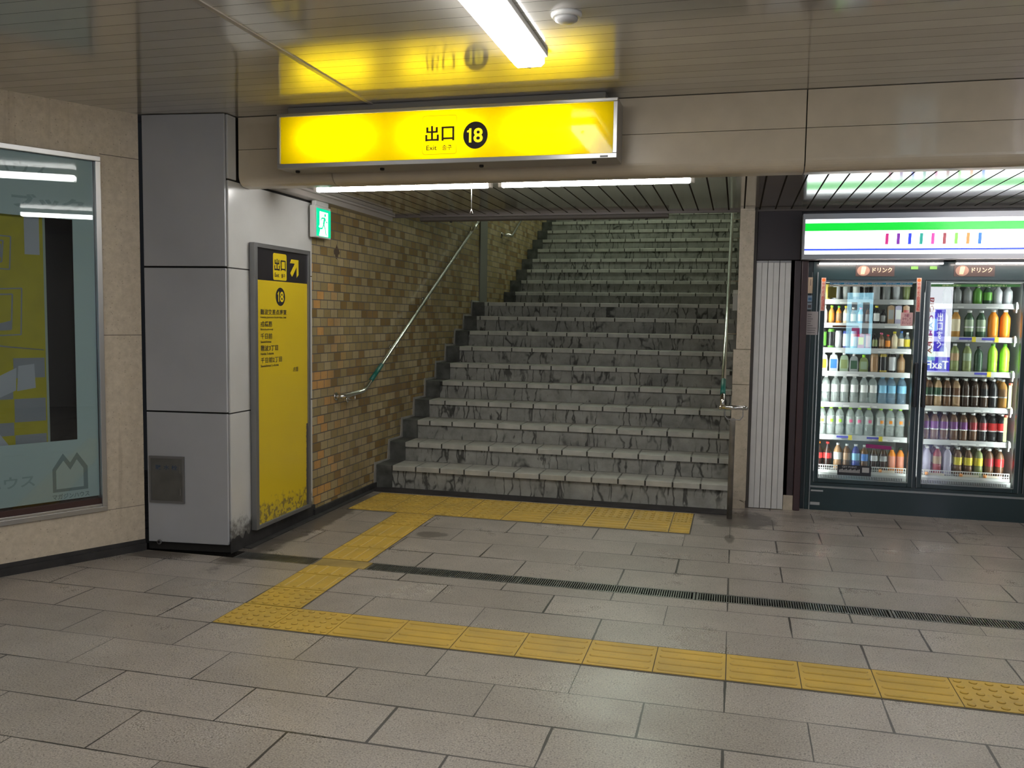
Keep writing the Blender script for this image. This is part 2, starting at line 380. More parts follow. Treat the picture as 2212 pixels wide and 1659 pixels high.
def text(name, body, mt, parent, o, xd, yd, w, h, bold=0.0, lift=0.0006, thick=0.0004, fit=True, label=None, space=1.0, line=1.0):
    """lettering as thin relief; glyph box fitted to w x h from lower-left corner o"""
    cu = bpy.data.curves.new(name, 'FONT'); cu.body = body; cu.size = 1.0; cu.offset = bold; cu.resolution_u = 3
    cu.space_character = space; cu.space_line = line; cu.extrude = 0.0; cu.fill_mode = 'FRONT'
    if '\n' in body: cu.align_x = 'CENTER'
    t = bpy.data.objects.new('tmp', cu); COL.objects.link(t)
    dg = bpy.context.evaluated_depsgraph_get(); dg.update()
    me = bpy.data.meshes.new_from_object(t.evaluated_get(dg))
    bpy.data.objects.remove(t); bpy.data.curves.remove(cu)
    if not len(me.vertices): return None
    xs = [v.co.x for v in me.vertices]; ys = [v.co.y for v in me.vertices]
    x0, x1, y0, y1 = min(xs), max(xs), min(ys), max(ys)
    sx = w/max(x1-x0, 1e-6); sy = h/max(y1-y0, 1e-6)
    if not fit: sx = sy = min(sx, sy)
    T = frame4(o, xd, yd); off = wloc(parent)
    for v in me.vertices: v.co = (T @ Vector(((v.co.x-x0)*sx, (v.co.y-y0)*sy, lift)))-off
    me.materials.clear(); me.materials.append(mt); me.name = name
    ob = bpy.data.objects.new(name, me); COL.objects.link(ob); ob.parent = parent
    if label: ob['label'] = label
    return ob

# ------------------------------------------------------------------ materials
FLOOR = mat_floor(); WTILE = mat_walltile(); CONC = mat_concrete(); TACT = mat_tactile()
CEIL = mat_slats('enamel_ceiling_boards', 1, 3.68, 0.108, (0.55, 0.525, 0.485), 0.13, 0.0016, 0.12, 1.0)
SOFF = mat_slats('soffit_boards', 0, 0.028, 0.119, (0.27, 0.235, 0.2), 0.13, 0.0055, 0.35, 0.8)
FASC = M('beige_fascia_enamel', (0.58, 0.5, 0.375), 0.3, coat=0.2, var=0.05)
STONE = mat_stone('beige_pitted_stone', (0.52, 0.445, 0.34), (0.68, 0.59, 0.465), (0.24, 0.18, 0.12))
STONE2 = mat_stone('mottled_pillar_stone', (0.4, 0.35, 0.27), (0.54, 0.47, 0.37), (0.13, 0.1, 0.07))
PANF = mat_panel('grey_white_panel', (0.44, 0.45, 0.475), 0.0)
PANS = mat_panel('white_side_panel', (0.62, 0.62, 0.6), 0.17, 0.22)
DARK = M('black_joint', (0.02, 0.018, 0.016), 0.8)
GRIME = M('black_grime', (0.03, 0.028, 0.028), 0.7, var=0.4)
ALU = M('brushed_aluminium', (0.5, 0.5, 0.5), 0.32, 0.9)
ALUD = M('dull_grey_metal', (0.26, 0.26, 0.265), 0.45, 0.7)
CHROME = M('polished_steel', (0.72, 0.71, 0.68), 0.13, 1.0)
GALV = M('galvanised_steel', (0.24, 0.24, 0.225), 0.33, 0.8, var=0.3)
WHITE = M('white_paint', (0.7, 0.7, 0.69), 0.4)
TUBE = M('lit_fluorescent_tube', (1, 1, 1), 0.4, emit=LAMP, ecol=(1.0, 0.985, 0.95))
TUBES = M('lit_stairwell_tube', (1, 1, 1), 0.4, emit=STAIR, ecol=(0.86, 1.0, 0.82))
BLACK = M('sign_black', (0.022, 0.02, 0.024), 0.3)
YEL = M('sign_yellow', (0.74, 0.56, 0.02), 0.25)
MAROON = M('dark_maroon_metal', (0.05, 0.026, 0.028), 0.4)
DBROWN = M('near_black_brown', (0.022, 0.016, 0.02), 0.45)

# ================================================================== THE SETTING
def quad_uv(mb, x0, x1, y0, y1, v0, pv, z=0.0, yb=None):
    yb = y0 if yb is None else yb
    U = lambda x: x/0.61
    V = lambda y: v0+(y-yb)/pv
    mb.add([(x0, y0, z), (x1, y0, z), (x1, y1, z), (x0, y1, z)], [(0, 1, 2, 3)],
           uvs=[[(U(x0), V(y0)), (U(x1), V(y0)), (U(x1), V(y1)), (U(x0), V(y1))]])
fl = MB()
quad_uv(fl, -6, 6, -6, 4.69, -32, 0.3015, yb=3.645-32*0.3015)
quad_uv(fl, -6, 6, 4.83, 7.12, 5, 0.3275, yb=4.83)
quad_uv(fl, 0.0, 6, 7.12, 9.0, 12, 0.3275, yb=7.12)
fl.add([(-6, 4.69, 0), (6, 4.69, 0), (6, 4.69, -0.08), (-6, 4.69, -0.08), (-6, 4.83, -0.08), (6, 4.83, -0.08), (6, 4.83, 0), (-6, 4.83, 0)],
       [(0, 3, 2, 1), (3, 4, 5, 2), (4, 7, 6, 5)], uvs=[[(0.5, 0.5)]*4]*3)
struct('floor', fl, FLOOR, 'speckled grey granite floor tiles in staggered rows')
struct('ceiling', MB().box(-6, 6, -6, 4.9, 2.72, 2.78), CEIL, 'glossy enamelled ceiling boards over the passage')
struct('trim_1', MB().box(-2.085, -2.06, -5.9, 4.87, 2.714, 2.722), M('ceiling_bar', (0.42, 0.38, 0.33), 0.3))
# fascia with rounded lower edge
def fascia():
    prof = [(4.88, 2.519), (4.88, 2.365)]
    for k in range(9):
        a = PI/2*k/8; prof.append((4.945-0.065*math.cos(a), 2.365-0.065*math.sin(a)))
    prof += [(5.02, 2.30), (5.02, 2.519)]
    root = MB().box(-3.04, 6, 4.905, 5.015, 2.335, 2.71)
    r = struct('wall_fascia', root, DARK, 'beige enamelled beam panels above the stairway opening')
    for (a, b) in ((-3.03, -2.4), (-2.394, 0.317), (0.323, 3.05), (3.056, 6)):
        MB().prism(prof, a, b, 'x', smooth=False).build('panel', FASC, r)
        MB().box(a, b, 4.88, 4.9, 2.522, 2.717).build('panel', FASC, r)
fascia()
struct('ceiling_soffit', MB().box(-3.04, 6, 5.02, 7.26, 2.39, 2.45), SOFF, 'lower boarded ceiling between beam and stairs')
struct('trim_2', MB().box(-3.04, -2.955, 5.02, 7.2, 2.335, 2.39).box(-2.955, -2.93, 5.02, 7.2, 2.372, 2.39), M('soffit_ledge', (0.36, 0.33, 0.3), 0.35), None, None, 0.004)
struct('trim_3', MB().box(-3.04, 6, 7.235, 7.262, 2.372, 2.392), M('soffit_edge', (0.1, 0.085, 0.075), 0.5))
# header wall over the soffit edge, stairwell shell
struct('wall_header', MB().box(-3.04, 0.0, 7.262, 7.35, 2.40, 3.0), M('header_plaster', (0.3, 0.3, 0.26), 0.7))
struct('wall_stairs_left', MB().box(-3.24, -3.041, 5.86, 16.2, 0, 7.2), WTILE, 'brown and tan tiled wall beside the stairs')
struct('trim_4', MB().box(-3.04, -3.025, 10.14, 10.44, 1.695, 4.1), M('grey_strip', (0.17, 0.165, 0.145), 0.6), 'grey vertical strip over the wall joint at the stair landing')
struct('wall_stairs_right', MB().box(0.0, 0.11, 7.16, 16.2, 0, 7.2), STONE2, 'stone faced wall along the right side of the stairs')
struct('wall_stairs_end', MB().box(-3.24, 0.11, 15.8, 16.2, 0, 7.2), M('end_plaster', (0.3, 0.31, 0.27), 0.8))
struct('ceiling_stairwell', MB().prism([(7.35, 2.95), (16.2, 6.9), (16.2, 7.2), (7.35, 3.15)], -3.04, 0.0, 'x'), M('stairwell_paint', (0.4, 0.4, 0.34), 0.7))
# left wall: its own frame, s runs from the corner towards the camera side
D = Vector((-0.47802, -0.87835, 0)); N = Vector((0.87835, -0.47802, 0)); B0 = Vector((-3.606, 4.69, 0))
LW = Matrix(((D.x, -N.x, 0, B0.x), (D.y, -N.y, 0, B0.y), (0, 0, 1, 0), (0, 0, 0, 1)))      # x=s, y=depth behind face, z=up
wl = MB(LW)
wl.box(0.0, 0.235, 0, 0.3, 0.0, 2.72).box(0.235, 2.45, 0, 0.3, 0.0, 0.29).box(0.235, 2.45, 0, 0.3, 2.43, 2.72).box(2.45, 9.5, 0, 0.3, 0, 2.72)
struct('wall_left', wl, STONE, 'pitted beige stone wall around the display case')
wj = MB(LW)
for (a, b, c, d) in ((0.0, 0.235, 2.445, 2.449), (0.0, 0.235, 1.364, 1.368), (0.0, 0.235, 0.288, 0.291), (2.45, 9, 1.364, 1.368)): wj.box(a, b, -0.0008, 0.002, c, d)
wj.build('stone_joint', M('stone_joint', (0.13, 0.11, 0.09), 0.8), bpy.data.objects['wall_left'])
struct('baseboard_left', MB(LW).box(0.0, 9.5, -0.02, 0.0, 0, 0.045).box(0.0, 9.5, -0.004, 0.0, 0.045, 0.07), GRIME)
struct('wall_back', MB().box(-9, 6, -6.2, -6, 0, 2.72), M('back_wall', (0.4, 0.38, 0.35), 0.6))
struct('wall_right', MB().box(5.8, 6, -6, 7.4, 0, 2.72), M('right_wall', (0.4, 0.38, 0.35), 0.6))
struct('wall_store', MB().box(0.115, 6, 8.25, 8.4, 0, 2.7).box(0.44, 6, 7.27, 7.4, 2.0, 2.39), DBROWN, 'dark maroon wall above and behind the drinks fridge')

# cladded pillar
def pillar():
    A = Vector((-3.605, 4.705, 0)); Bc = Vector((-3.044, 4.765, 0))
    core = MB().prism([(-3.6, 4.72), (-3.052, 4.782), (-3.052, 5.86), (-3.6, 5.86)], 0.0, 2.72, 'z')
    r = struct('wall_pillar', core, DARK, 'pillar clad in grey and white enamel panels with black joints')
    xd = (Bc-A).normalized(); T = Matrix(((xd.x, -xd.y, 0, A.x), (xd.y, xd.x, 0, A.y), (0, 0, 1, 0), (0, 0, 0, 1)))
    L = (Bc-A).length
    for z0, z1 in ((0.055, 0.883), (0.893, 1.785), (1.796, 2.716)):
        MB(T).box(0.02, L-0.006, -0.012, 0.01, z0, z1).build('front_panel', PANF, r, 0.003)
    for z0, z1 in ((0.06, 0.88), (0.887, 1.786), (1.792, 2.322), (2.332, 2.716)):
        y1 = 5.86 if z1 < 2.33 else 4.868
        y0 = 4.778
        MB().box(-3.055, -3.04, y0, y1, z0, z1).build('side_panel', PANS, r, 0.003)
    rnd = random.Random(3); pts = [(4.76, 0)]
    y = 4.76
    while y < 5.9: pts.append((y, 0.085+rnd.uniform(-0.02, 0.03)+(0.03 if 5.45 < y < 5.72 else 0))); y += 0.025
    pts.append((5.9, 0))
    m = MB(); m.prism(pts, -3.04, -3.034, 'x'); m.build('grimy_base', GRIME, r)
    return T, L
TP, LP = pillar()
struct('baseboard_stairs', MB().box(-3.04, -3.022, 5.86, 7.02, 0, 0.05).box(-3.04, -2.98, 4.9, 7.02, 0, 0.006), GRIME)

# ================================================================== STAIRS
def stairs():
    steps = []
    for i in range(1, 23):
        if i <= 10: steps.append((7.02+0.314*(i-1), 0.205+0.165*(i-1)))
        else: steps.append((11.3+0.327*(i-11), 1.858+0.168*(i-11)))
    root = thing('staircase', (-1.52, 7.02, 0), 'wide stained concrete staircase with pale tiled nosings rising to the exit', 'staircase')
    NT = M('pale_nosing_tile', (0.4, 0.4, 0.36), 0.5, var=0.16)
    GROUT = M('dark_grout', (0.035, 0.035, 0.03), 0.9)
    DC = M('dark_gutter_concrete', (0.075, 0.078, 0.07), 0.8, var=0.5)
    rnd = random.Random(5)
    prev = 0.0
    for k, (y, z) in enumerate(steps):
        yn = steps[k+1][0]+0.06 if k+1 < len(steps) else 15.78
        xl = -2.885
        zb = prev-0.25 if k else 0.0
        st = MB(); st.prism([(y+0.022, zb), (yn, zb), (yn, z-0.004), (y+0.022, z-0.004)], xl, -0.002, 'x')
        s_ = st.build('step', CONC, root)
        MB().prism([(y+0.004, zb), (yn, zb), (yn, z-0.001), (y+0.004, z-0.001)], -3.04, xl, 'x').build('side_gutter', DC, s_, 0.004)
        n = MB(); off = (k*0.093) % 0.22 if k % 2 else (k*0.05) % 0.22
        x = -2.88-off; 
        while x < -0.03:
            a = max(x+0.007, -2.88); b = min(x+0.213, -0.03)
            if b-a > 0.03:
                dz = rnd.uniform(-0.0015, 0.0015); h = 0.043
                # L shaped nosing with grooved top
                n.prism([(y, z-h), (y+0.024, z-h), (y+0.024, z-0.012), (y+0.27, z-0.012), (y+0.27, z+dz), (y+0.012, z+dz), (y+0.009, z-0.003), (y+0.006, z+dz), (y, z-0.004)], a, b, 'x')
            x += 0.22
        n.build('nosing_tiles', NT, s_)
        MB().box(-2.88, -0.03, y+0.006, y+0.268, z-0.042, z-0.0045).build('dark_grout', GROUT, s_)
        prev = z
    MB().box(-3.04, -0.002, 15.0, 15.79, 3.4, 3.55).build('upper_landing', CONC, root)
    # rough mortar line where the steps meet the tiled wall
    m = MB(); rn = random.Random(9)
    for k, (y, z) in enumerate(steps[:10]):
        z0 = steps[k-1][1] if k else 0.0
        m.prism([(y-0.03-rn.uniform(0, .015), z0), (y+0.01, z0), (y+0.01, z+0.008), (y-0.02, z+0.02+rn.uniform(0, .01))], -3.04, -3.03, 'x')
        yn = steps[k+1][0] if k < 9 else 11.3
        m.prism([(y-0.02, z), (yn, z), (yn-0.04, z+0.012+rn.uniform(0, .008)), (y-0.01, z+0.02)], -3.04, -3.031, 'x')
    m.build('mortar_line', M('pale_mortar', (0.3, 0.29, 0.26), 0.85, var=0.2), root)
    # strip of screed in front of the first riser
    MB().box(-2.98, -0.0, 6.86, 7.045, 0.0, 0.008).build('screed_strip', GRIME, root)
stairs()
# stone pillar end beside the stairs (lower block stands proud)
sp = struct('wall_stairs_end_stone', MB().box(-0.02, 0.112, 7.13, 7.2, 0.07, 1.0), STONE2, 'beige stone blocks ending the stair wall')
for (z0, z1, x0) in ((1.004, 1.28, -0.02), (1.284, 2.372, 0.0)):
    MB().box(x0, 0.112, 7.13, 7.2, z0, z1).build('block', STONE2, sp, 0.002)
MB().prism([(-0.0, 0), (0.07, 0), (0.1, 0.05), (0.06, 0.07), (-0.02, 0.07), (-0.02, 0.01)], 7.135, 7.2, 'y').build('broken_foot', STONE2, sp)

# ================================================================== TACTILE PAVING
def tactile_meshes():
    def plate(m, ny=0.3): m.box(-0.148, 0.148, -0.148, 0.148, 0.0, 0.004)
    dots = MB(); plate(dots)
    for i in range(5):
        for j in range(5):
            dots.lathe([(0.0165, 0), (0.0135, 0.0035), (0.0085, 0.0048)], (-0.12+0.06*i, -0.12+0.06*j, 0.004), 12)
    bars = MB(); plate(bars)
    for j in range(4):
        yy = -0.1125+0.075*j; pr = []
        for (e, z) in ((0.0, 0.004), (0.006, 0.0085)):
            w = 0.0165-e; L = 0.135-e; ring = []
            for k in range(9): a = -PI/2+PI*k/8; ring.append((L-w+w*math.cos(a), yy+w*math.sin(a), z))
            for k in range(9): a = PI/2+PI*k/8; ring.append((-(L-w)+w*math.cos(a), yy+w*math.sin(a), z))
            pr.append(ring)
        n = 18; bars.add(pr[0]+pr[1], [(k, (k+1) % n, n+(k+1) % n, n+k) for k in range(n)]+[tuple(range(n, 2*n))])
    return dots.mesh('tactile_dots', TACT), bars.mesh('tactile_bars', TACT)
TD, TB = tactile_meshes()
def tile(mesh, cx, cy, sx, sy, rot, label, group):
    o = bpy.data.objects.new('tactile_tile', mesh); COL.objects.link(o)
    o.location = (cx, cy, 0.0005); o.rotation_euler = (0, 0, rot)
    o.scale = (sx/0.3, sy/0.3, 1) if abs(rot) < 1 else (sy/0.3, sx/0.3, 1)
    return tag(o, label, 'tactile paving', group)
ORD = ['first', 'second', 'third', 'fourth', 'fifth', 'sixth', 'seventh', 'eighth', 'ninth', 'tenth', 'eleventh', 'twelfth', 'thirteenth', 'fourteenth', 'fifteenth']
for i, k in enumerate(range(-8, 6)):
    d = k in (-8, -7, 3, 4)
    tile(TD if d else TB, 0.002+0.3045*(k+0.5), 3.795, 0.3045, 0.294, 0,
         'yellow %s paving tile in the long front strip, %s from its left corner' % ('dotted' if d else 'ribbed', ORD[i]), 'long front tactile strip')
for i, (d, y0, y1) in enumerate(((1, 3.948, 4.235), (0, 4.24, 4.51), (0, 4.515, 4.685), (0, 4.835, 5.13), (0, 5.135, 5.43), (0, 5.437, 5.77), (1, 5.775, 6.15))):
    yc = (y0+y1)/2; xc = -2.272-0.024*(yc-3.9)
    tile(TD if d else TB, xc, yc, 0.31, y1-y0, 0.02 if d else PI/2+0.02,
         'worn yellow %s tile in the branch running to the stairs, %s from the front corner' % ('dotted' if d else 'ribbed', ORD[i]), 'tactile branch towards the stairs')
for r in range(2):
    for k in range(9):
        x0 = -2.895+0.309*k; x1 = x0+0.306 if k < 8 else x0+0.145
        y0, y1 = ((6.165, 6.487), (6.493, 6.82))[r]
        d = r == 1 or k < 4
        tile(TD if d else TB, (x0+x1)/2, (y0+y1)/2, x1-x0, y1-y0, 0,
             'yellow %s tile before the stairs, %s row, %s from the tiled wall' % ('dotted' if d else 'ribbed', ('outer', 'inner')[r], ORD[k]), 'tactile tiles before the first step')
bd = MB().box(-2.44, 1.85, 3.64, 3.952, 0, 0.0018).box(-2.905, -0.27, 6.155, 6.83, 0, 0.0018)
bd.add([(-2.432, 3.94, 0.0018), (-2.112, 3.94, 0.0018), (-2.17, 6.16, 0.0018), (-2.49, 6.16, 0.0018)], [(0, 1, 2, 3)])
bd.build('tactile_grout', M('tactile_grout', (0.1, 0.09, 0.075), 0.85, var=0.3), bpy.data.objects['floor'])
# ================================================================== DRAIN
def drain():
    def grate(x0, x1, label):
        t = thing('drain_grate', ((x0+x1)/2, 4.76, -0.02), label, 'drain grate', 'grates along the floor channel')
        MB().box(x0, x1, 4.692, 4.702, -0.03, 0.001).box(x0, x1, 4.818, 4.828, -0.03, 0.001).box(x0, x0+0.012, 4.702, 4.818, -0.03, 0).box(x1-0.012, x1, 4.702, 4.818, -0.03, 0).build('rim', GALV, t)
        m = MB(); x = x0+0.018
        while x < x1-0.016: m.box(x, x+0.0058, 4.702, 4.818, -0.025, 0.0); x += 0.0128
        m.build('slats', GALV, t)
    xs = [-2.98, -2.44, -2.1, -1.17, -0.17, 0.83, 1.83, 2.83]
    names = ['dark drain grate at the foot of the clad pillar, short piece', None, 'drain grate directly right of the yellow tactile branch', 'drain grate, third section from the pillar',
             'drain grate section starting at the wide joint, before the shutter', 'bright reflecting drain grate section before the drinks fridge', 'drain grate at the far right end of the channel']
    for a, b, n in zip(xs, xs[1:], names):
        if n: grate(a+0.003, b-0.003, n)
    tag(MB().box(-2.437, -2.103, 4.692, 4.828, -0.03, 0.003).build('drain_cover', M('rusty_yellow_cover', (0.34, 0.24, 0.07), 0.6, var=0.25)), 'brownish yellow cover plate where the tactile branch crosses the drain', 'drain cover')
drain()

# ================================================================== LAMPS
def ceiling_lamp(x, y0, y1, label):
    t = thing('ceiling_lamp', (x, (y0+y1)/2, 2.72), label, 'ceiling lamp', 'long ceiling lamps of the passage')
    MB().box(x-0.085, x+0.085, y0-0.01, y1+0.01, 2.695, 2.72).build('housing', WHITE, t, 0.004)
    prof = [(x-0.07, 2.695), (x-0.07, 2.665), (x-0.055, 2.652), (x+0.055, 2.652), (x+0.07, 2.665), (x+0.07, 2.695)]
    MB().prism(prof, y0, y1, 'y').build('diffuser', TUBE, t)
    MB().box(x-0.008, x+0.008, y1-0.012, y1+0.004, 2.648, 2.66).build('clip', ALUD, t)
ceiling_lamp(-0.96, 2.72, 3.97, 'bright white ceiling lamp pointing at the yellow exit sign')
for i, y in enumerate((1.2, -0.6, -2.4, -4.2)):
    ceiling_lamp(-0.96, y, y+1.25, 'white ceiling lamp, %s behind the one over the exit sign' % ORD[i])
for i, y in enumerate((2.9, 0.9, -1.6, -4.2)):  # unseen row, extended with added lamps to brighten the right-hand floor
    ceiling_lamp(2.4, y, y+1.25, 'unseen white ceiling lamp in the right lamp row, %s from the shop' % ORD[i])
for i, y in enumerate((0.4, -2.0)):  # lamps added out of view to brighten the left wall and display case
    ceiling_lamp(-3.4, y, y+1.25, 'added white ceiling lamp before the display case wall, %s one going back' % ORD[i])
def batten(x0, x1, label):
    t = thing('tube_lamp', ((x0+x1)/2, 5.3, 2.39), label, 'tube lamp', 'tube lamps under the soffit')
    MB().prism([(5.235, 2.39), (5.365, 2.39), (5.33, 2.355), (5.27, 2.355)], x0, x1, 'x').build('housing', M('lamp_white', (0.72, 0.72, 0.72), 0.35), t)
    MB().tube([(x0+0.035, 5.3, 2.33), (x1-0.035, 5.3, 2.33)], 0.0165).build('tube', M('lit_soffit_tube', (1, 1, 1), 0.4, emit=50, ecol=(1, 0.985, 0.96)), t)
    for xa in (x0+0.005, x1-0.03): MB().box(xa, xa+0.025, 5.285, 5.315, 2.315, 2.36).build('socket', WHITE, t, 0.003)
batten(-2.735, -1.503, 'lit tube lamp under the soffit, beside the green exit sign')
batten(-1.473, -0.262, 'lit tube lamp under the soffit, nearer the shop front')
batten(1.78, 3.0, 'added lit tube lamp under the soffit in front of the drinks fridge')  # unseen lamp pair added to brighten the floor before the fridge
batten(3.04, 4.26, 'added lit tube lamp under the soffit, farthest along the shop front')  # second lamp of the added pair, also out of view
def stair_lamp(y, label):
    z = 2.86+(y-7.35)*0.4463
    t = thing('stairwell_lamp', (-1.5, y, z), label, 'tube lamp', 'tube lamps over the stairs')
    MB().box(-2.1, -0.9, y-0.06, y+0.06, z-0.05, z+0.055).build('housing', WHITE, t)
    MB().tube([(-2.08, y, z-0.07), (-0.92, y, z-0.07)], 0.03).build('tube', TUBES, t)
for i, y in enumerate((11.0, 13.2, 15.2)): stair_lamp(y, 'greenish tube lamp on the stairwell ceiling, %s up from below' % ORD[i])
# pull cord, detector, dark bar under soffit edge
t = thing('pull_cord', (-2.1, 5.32, 2.11), 'thin white pull cord with small ring hanging by the soffit lamp', 'pull cord')
MB().tube([(-1.655, 5.335, 2.39), (-1.655, 5.335, 2.19)], 0.0016, 6).build('cord', WHITE, t)
MB().tube([(-1.655, 5.335, 2.19), (-1.664, 5.335, 2.165), (-1.646, 5.335, 2.165), (-1.655, 5.335, 2.19)], 0.002, 6).build('ring', WHITE, t)
t = thing('smoke_detector', (-0.7, 3.51, 2.72), 'round white smoke detector on the ceiling beside the lamp', 'smoke detector')
MB().lathe([(0.062, 0.0), (0.062, -0.008), (0.056, -0.018)], (-0.7, 3.51, 2.72), 32).build('base', WHITE, t)
MB().lathe([(0.047, -0.018), (0.045, -0.028), (0.03, -0.036), (0.012, -0.038)], (-0.7, 3.51, 2.72), 32).build('cover', M('detector_grey', (0.5, 0.5, 0.5), 0.35), t)
t = thing('cable_duct', (-1.65, 7.29, 2.345), 'long dark metal duct along the back edge of the soffit', 'duct')
MB().prism([(7.265, 2.385), (7.33, 2.385), (7.33, 2.35), (7.3, 2.338), (7.275, 2.35)], -2.73, -0.57, 'x').build('body', M('duct_brown', (0.07, 0.06, 0.052), 0.5), t)
for x in (-2.45, -1.35, -0.75): MB().lathe([(0.012, 0), (0.012, -0.01)], (x, 7.3, 2.342), 12).build('bolt_head', DARK, t)

# ================================================================== SIGNS
def exit_kanji(mt, parent, o, xd, yd, w, h):
    """the two characters of the exit sign built stroke by stroke, as heavy gothic strokes"""
    T = frame4(o, xd, yd); m = MB(T); k = 0.074*w
    def bar(x0, x1, y0, y1): m.add([(x0, y0, .0007), (x1, y0, .0007), (x1, y1, .0007), (x0, y1, .0007)], [(0, 1, 2, 3)])
    c = w*0.235; t = h*0.13
    bar(c-k/2, c+k/2, t, h); bar(w*0.035, w*0.035+k, h*0.53+t*0, h*0.92); bar(w*0.435-k, w*0.435, h*0.53, h*0.92); bar(w*0.035+k, c-k/2, h*0.53, h*0.53+t); bar(c+k/2, w*0.435-k, h*0.53, h*0.53+t)
    bar(0, k, -h*0.02, h*0.42); bar(w*0.47-k, w*0.47, -h*0.02, h*0.42); bar(k, w*0.47-k, 0.0, t)
    a, b = w*0.56, w
    bar(a, a+k, -h*0.02, h*0.93); bar(b-k, b, -h*0.02, h*0.93); bar(a+k, b-k, h*0.93-t, h*0.93); bar(a+k, b-k, h*0.07, h*0.07+t)
    m.build('kanji_lettering', mt, parent)
def overhead_sign():
    t = thing('exit_sign', (-1.64, 4.78, 2.34), 'long backlit yellow sign for exit eighteen fixed across the beige beam', 'sign')
    x0, x1, z0, z1, yf = -2.645, -0.646, 2.372, 2.674, 4.68
    fr = MB(); w = 0.018
    fr.box(x0, x1, yf-0.004, 4.875, z1-0.012, z1).box(x0, x1, yf-0.004, 4.875, z0-0.012, z0).box(x0, x0+0.012, yf-0.004, 4.875, z0, z1-0.012).box(x1-0.012, x1, yf-0.004, 4.875, z0, z1-0.012)
    fr.build('housing', M('sign_housing', (0.36, 0.34, 0.31), 0.35, 0.3), t)
    b = MB(); b.box(x0, x1, yf-0.012, yf-0.002, z1-w, z1).box(x0, x1, yf-0.012, yf-0.002, z0-0.012, z0+w-0.004).box(x0, x0+w, yf-0.012, yf-0.002, z0+w-0.004, z1-w).box(x1-w-0.004, x1, yf-0.012, yf-0.002, z0+w-0.004, z1-w)
    b.build('frame', ALU, t, 0.002)
    MB().box(x0+0.01, x1-0.01, 4.862, 4.874, z0, z1).build('back_plate', WHITE, t)
    MB().box(x0+w, x1-w, yf, yf+0.003, z0+0.012, z1-w).build('face', M_back('backlit_yellow', (1.0, 0.86, 0.012)), t)
    for a in (x0+0.16, x0+0.80, x0+1.42):
        MB().box(a-0.02, a+0.42, 4.75, 4.765, 2.50, 2.55).build('inner_lamp', M('sign_inner_lamp', (1, 1, 1), 0.5, emit=SIGN, ecol=(1, 1, 0.97)), t)
    X, Z = (1, 0, 0), (0, 0, 1)
    ol = MB(); 
    def rrect(m, x0, x1, z0, z1, r, w, y):
        pts = []
        for cx, cz, a0 in ((x1-r, z1-r, 0), (x0+r, z1-r, PI/2), (x0+r, z0+r, PI), (x1-r, z0+r, 1.5*PI)):
            for k in range(6): a = a0+PI/2*k/5; pts.append((cx, cz, a))
        n = len(pts); o_ = [(cx+r*math.cos(a), y, cz+r*math.sin(a)) for cx, cz, a in pts]; i_ = [(cx+(r-w)*math.cos(a), y, cz+(r-w)*math.sin(a)) for cx, cz, a in pts]
        m.add(o_+i_, [(k, n+k, n+(k+1) % n, (k+1) % n) for k in range(n)])
    rrect(ol, -1.743, -1.542, 2.412, 2.625, 0.014, 0.0018, yf-0.0006)
    ol.build('outline', M('sign_line', (0.25, 0.15, 0.0), 0.5), t)
    BR = M('sign_brown_print', (0.045, 0.02, 0.005), 0.4)
    exit_kanji(BR, t, (-1.727, yf, 2.487), X, Z, 0.172, 0.082)
    text('english_lettering', 'Exit', BR, t, (-1.72, yf, 2.436), X, Z, 0.062, 0.026, 0.012)
    text('korean_lettering', '출구', BR, t, (-1.626, yf, 2.434), X, Z, 0.056, 0.029, 0.012)
    c = MB(); c.add([(-1.433+0.071*math.cos(2*PI*k/40), yf-0.0006, 2.509+0.074*math.sin(2*PI*k/40)) for k in range(40)], [tuple(range(40))])
    c.build('number_disc', M('sign_disc', (0.035, 0.028, 0.03), 0.35), t)
    DY = M('disc_yellow', (0.9, 0.72, 0.01), 0.4, emit=0.9)
    one = [(0.62, 0), (0.62, 0.72), (0.3, 0.72), (0.3, 0.83), (0.62, 0.9), (0.68, 1.0), (1.0, 1.0), (1.0, 0)]
    m1 = MB(); m1.add([(-1.492+0.036*a, yf-0.0012, 2.470+0.077*b) for a, b in one], [tuple(range(8))]); m1.build('number_lettering', DY, t)
    text('number_lettering', '8', DY, t, (-1.444, yf-0.0006, 2.469), X, Z, 0.054, 0.079, 0.022)
    MB().box(-0.735, -0.692, yf-0.0135, yf-0.012, z0-0.008, z0+0.002).build('maker_plate', BLACK, t)
    for x in (-2.56, -2.02, -1.42, -0.78): MB().lathe([(0.013, 0.0), (0.013, -0.01), (0.009, -0.013)], (x, 4.76, z0-0.012), 12).build('screw', DARK, t)
    MB().box(-2.6, -0.72, 4.72, 4.87, 2.676, 2.718).build('mounting_rail', M('rail_grey', (0.22, 0.21, 0.2), 0.5), t)
overhead_sign()

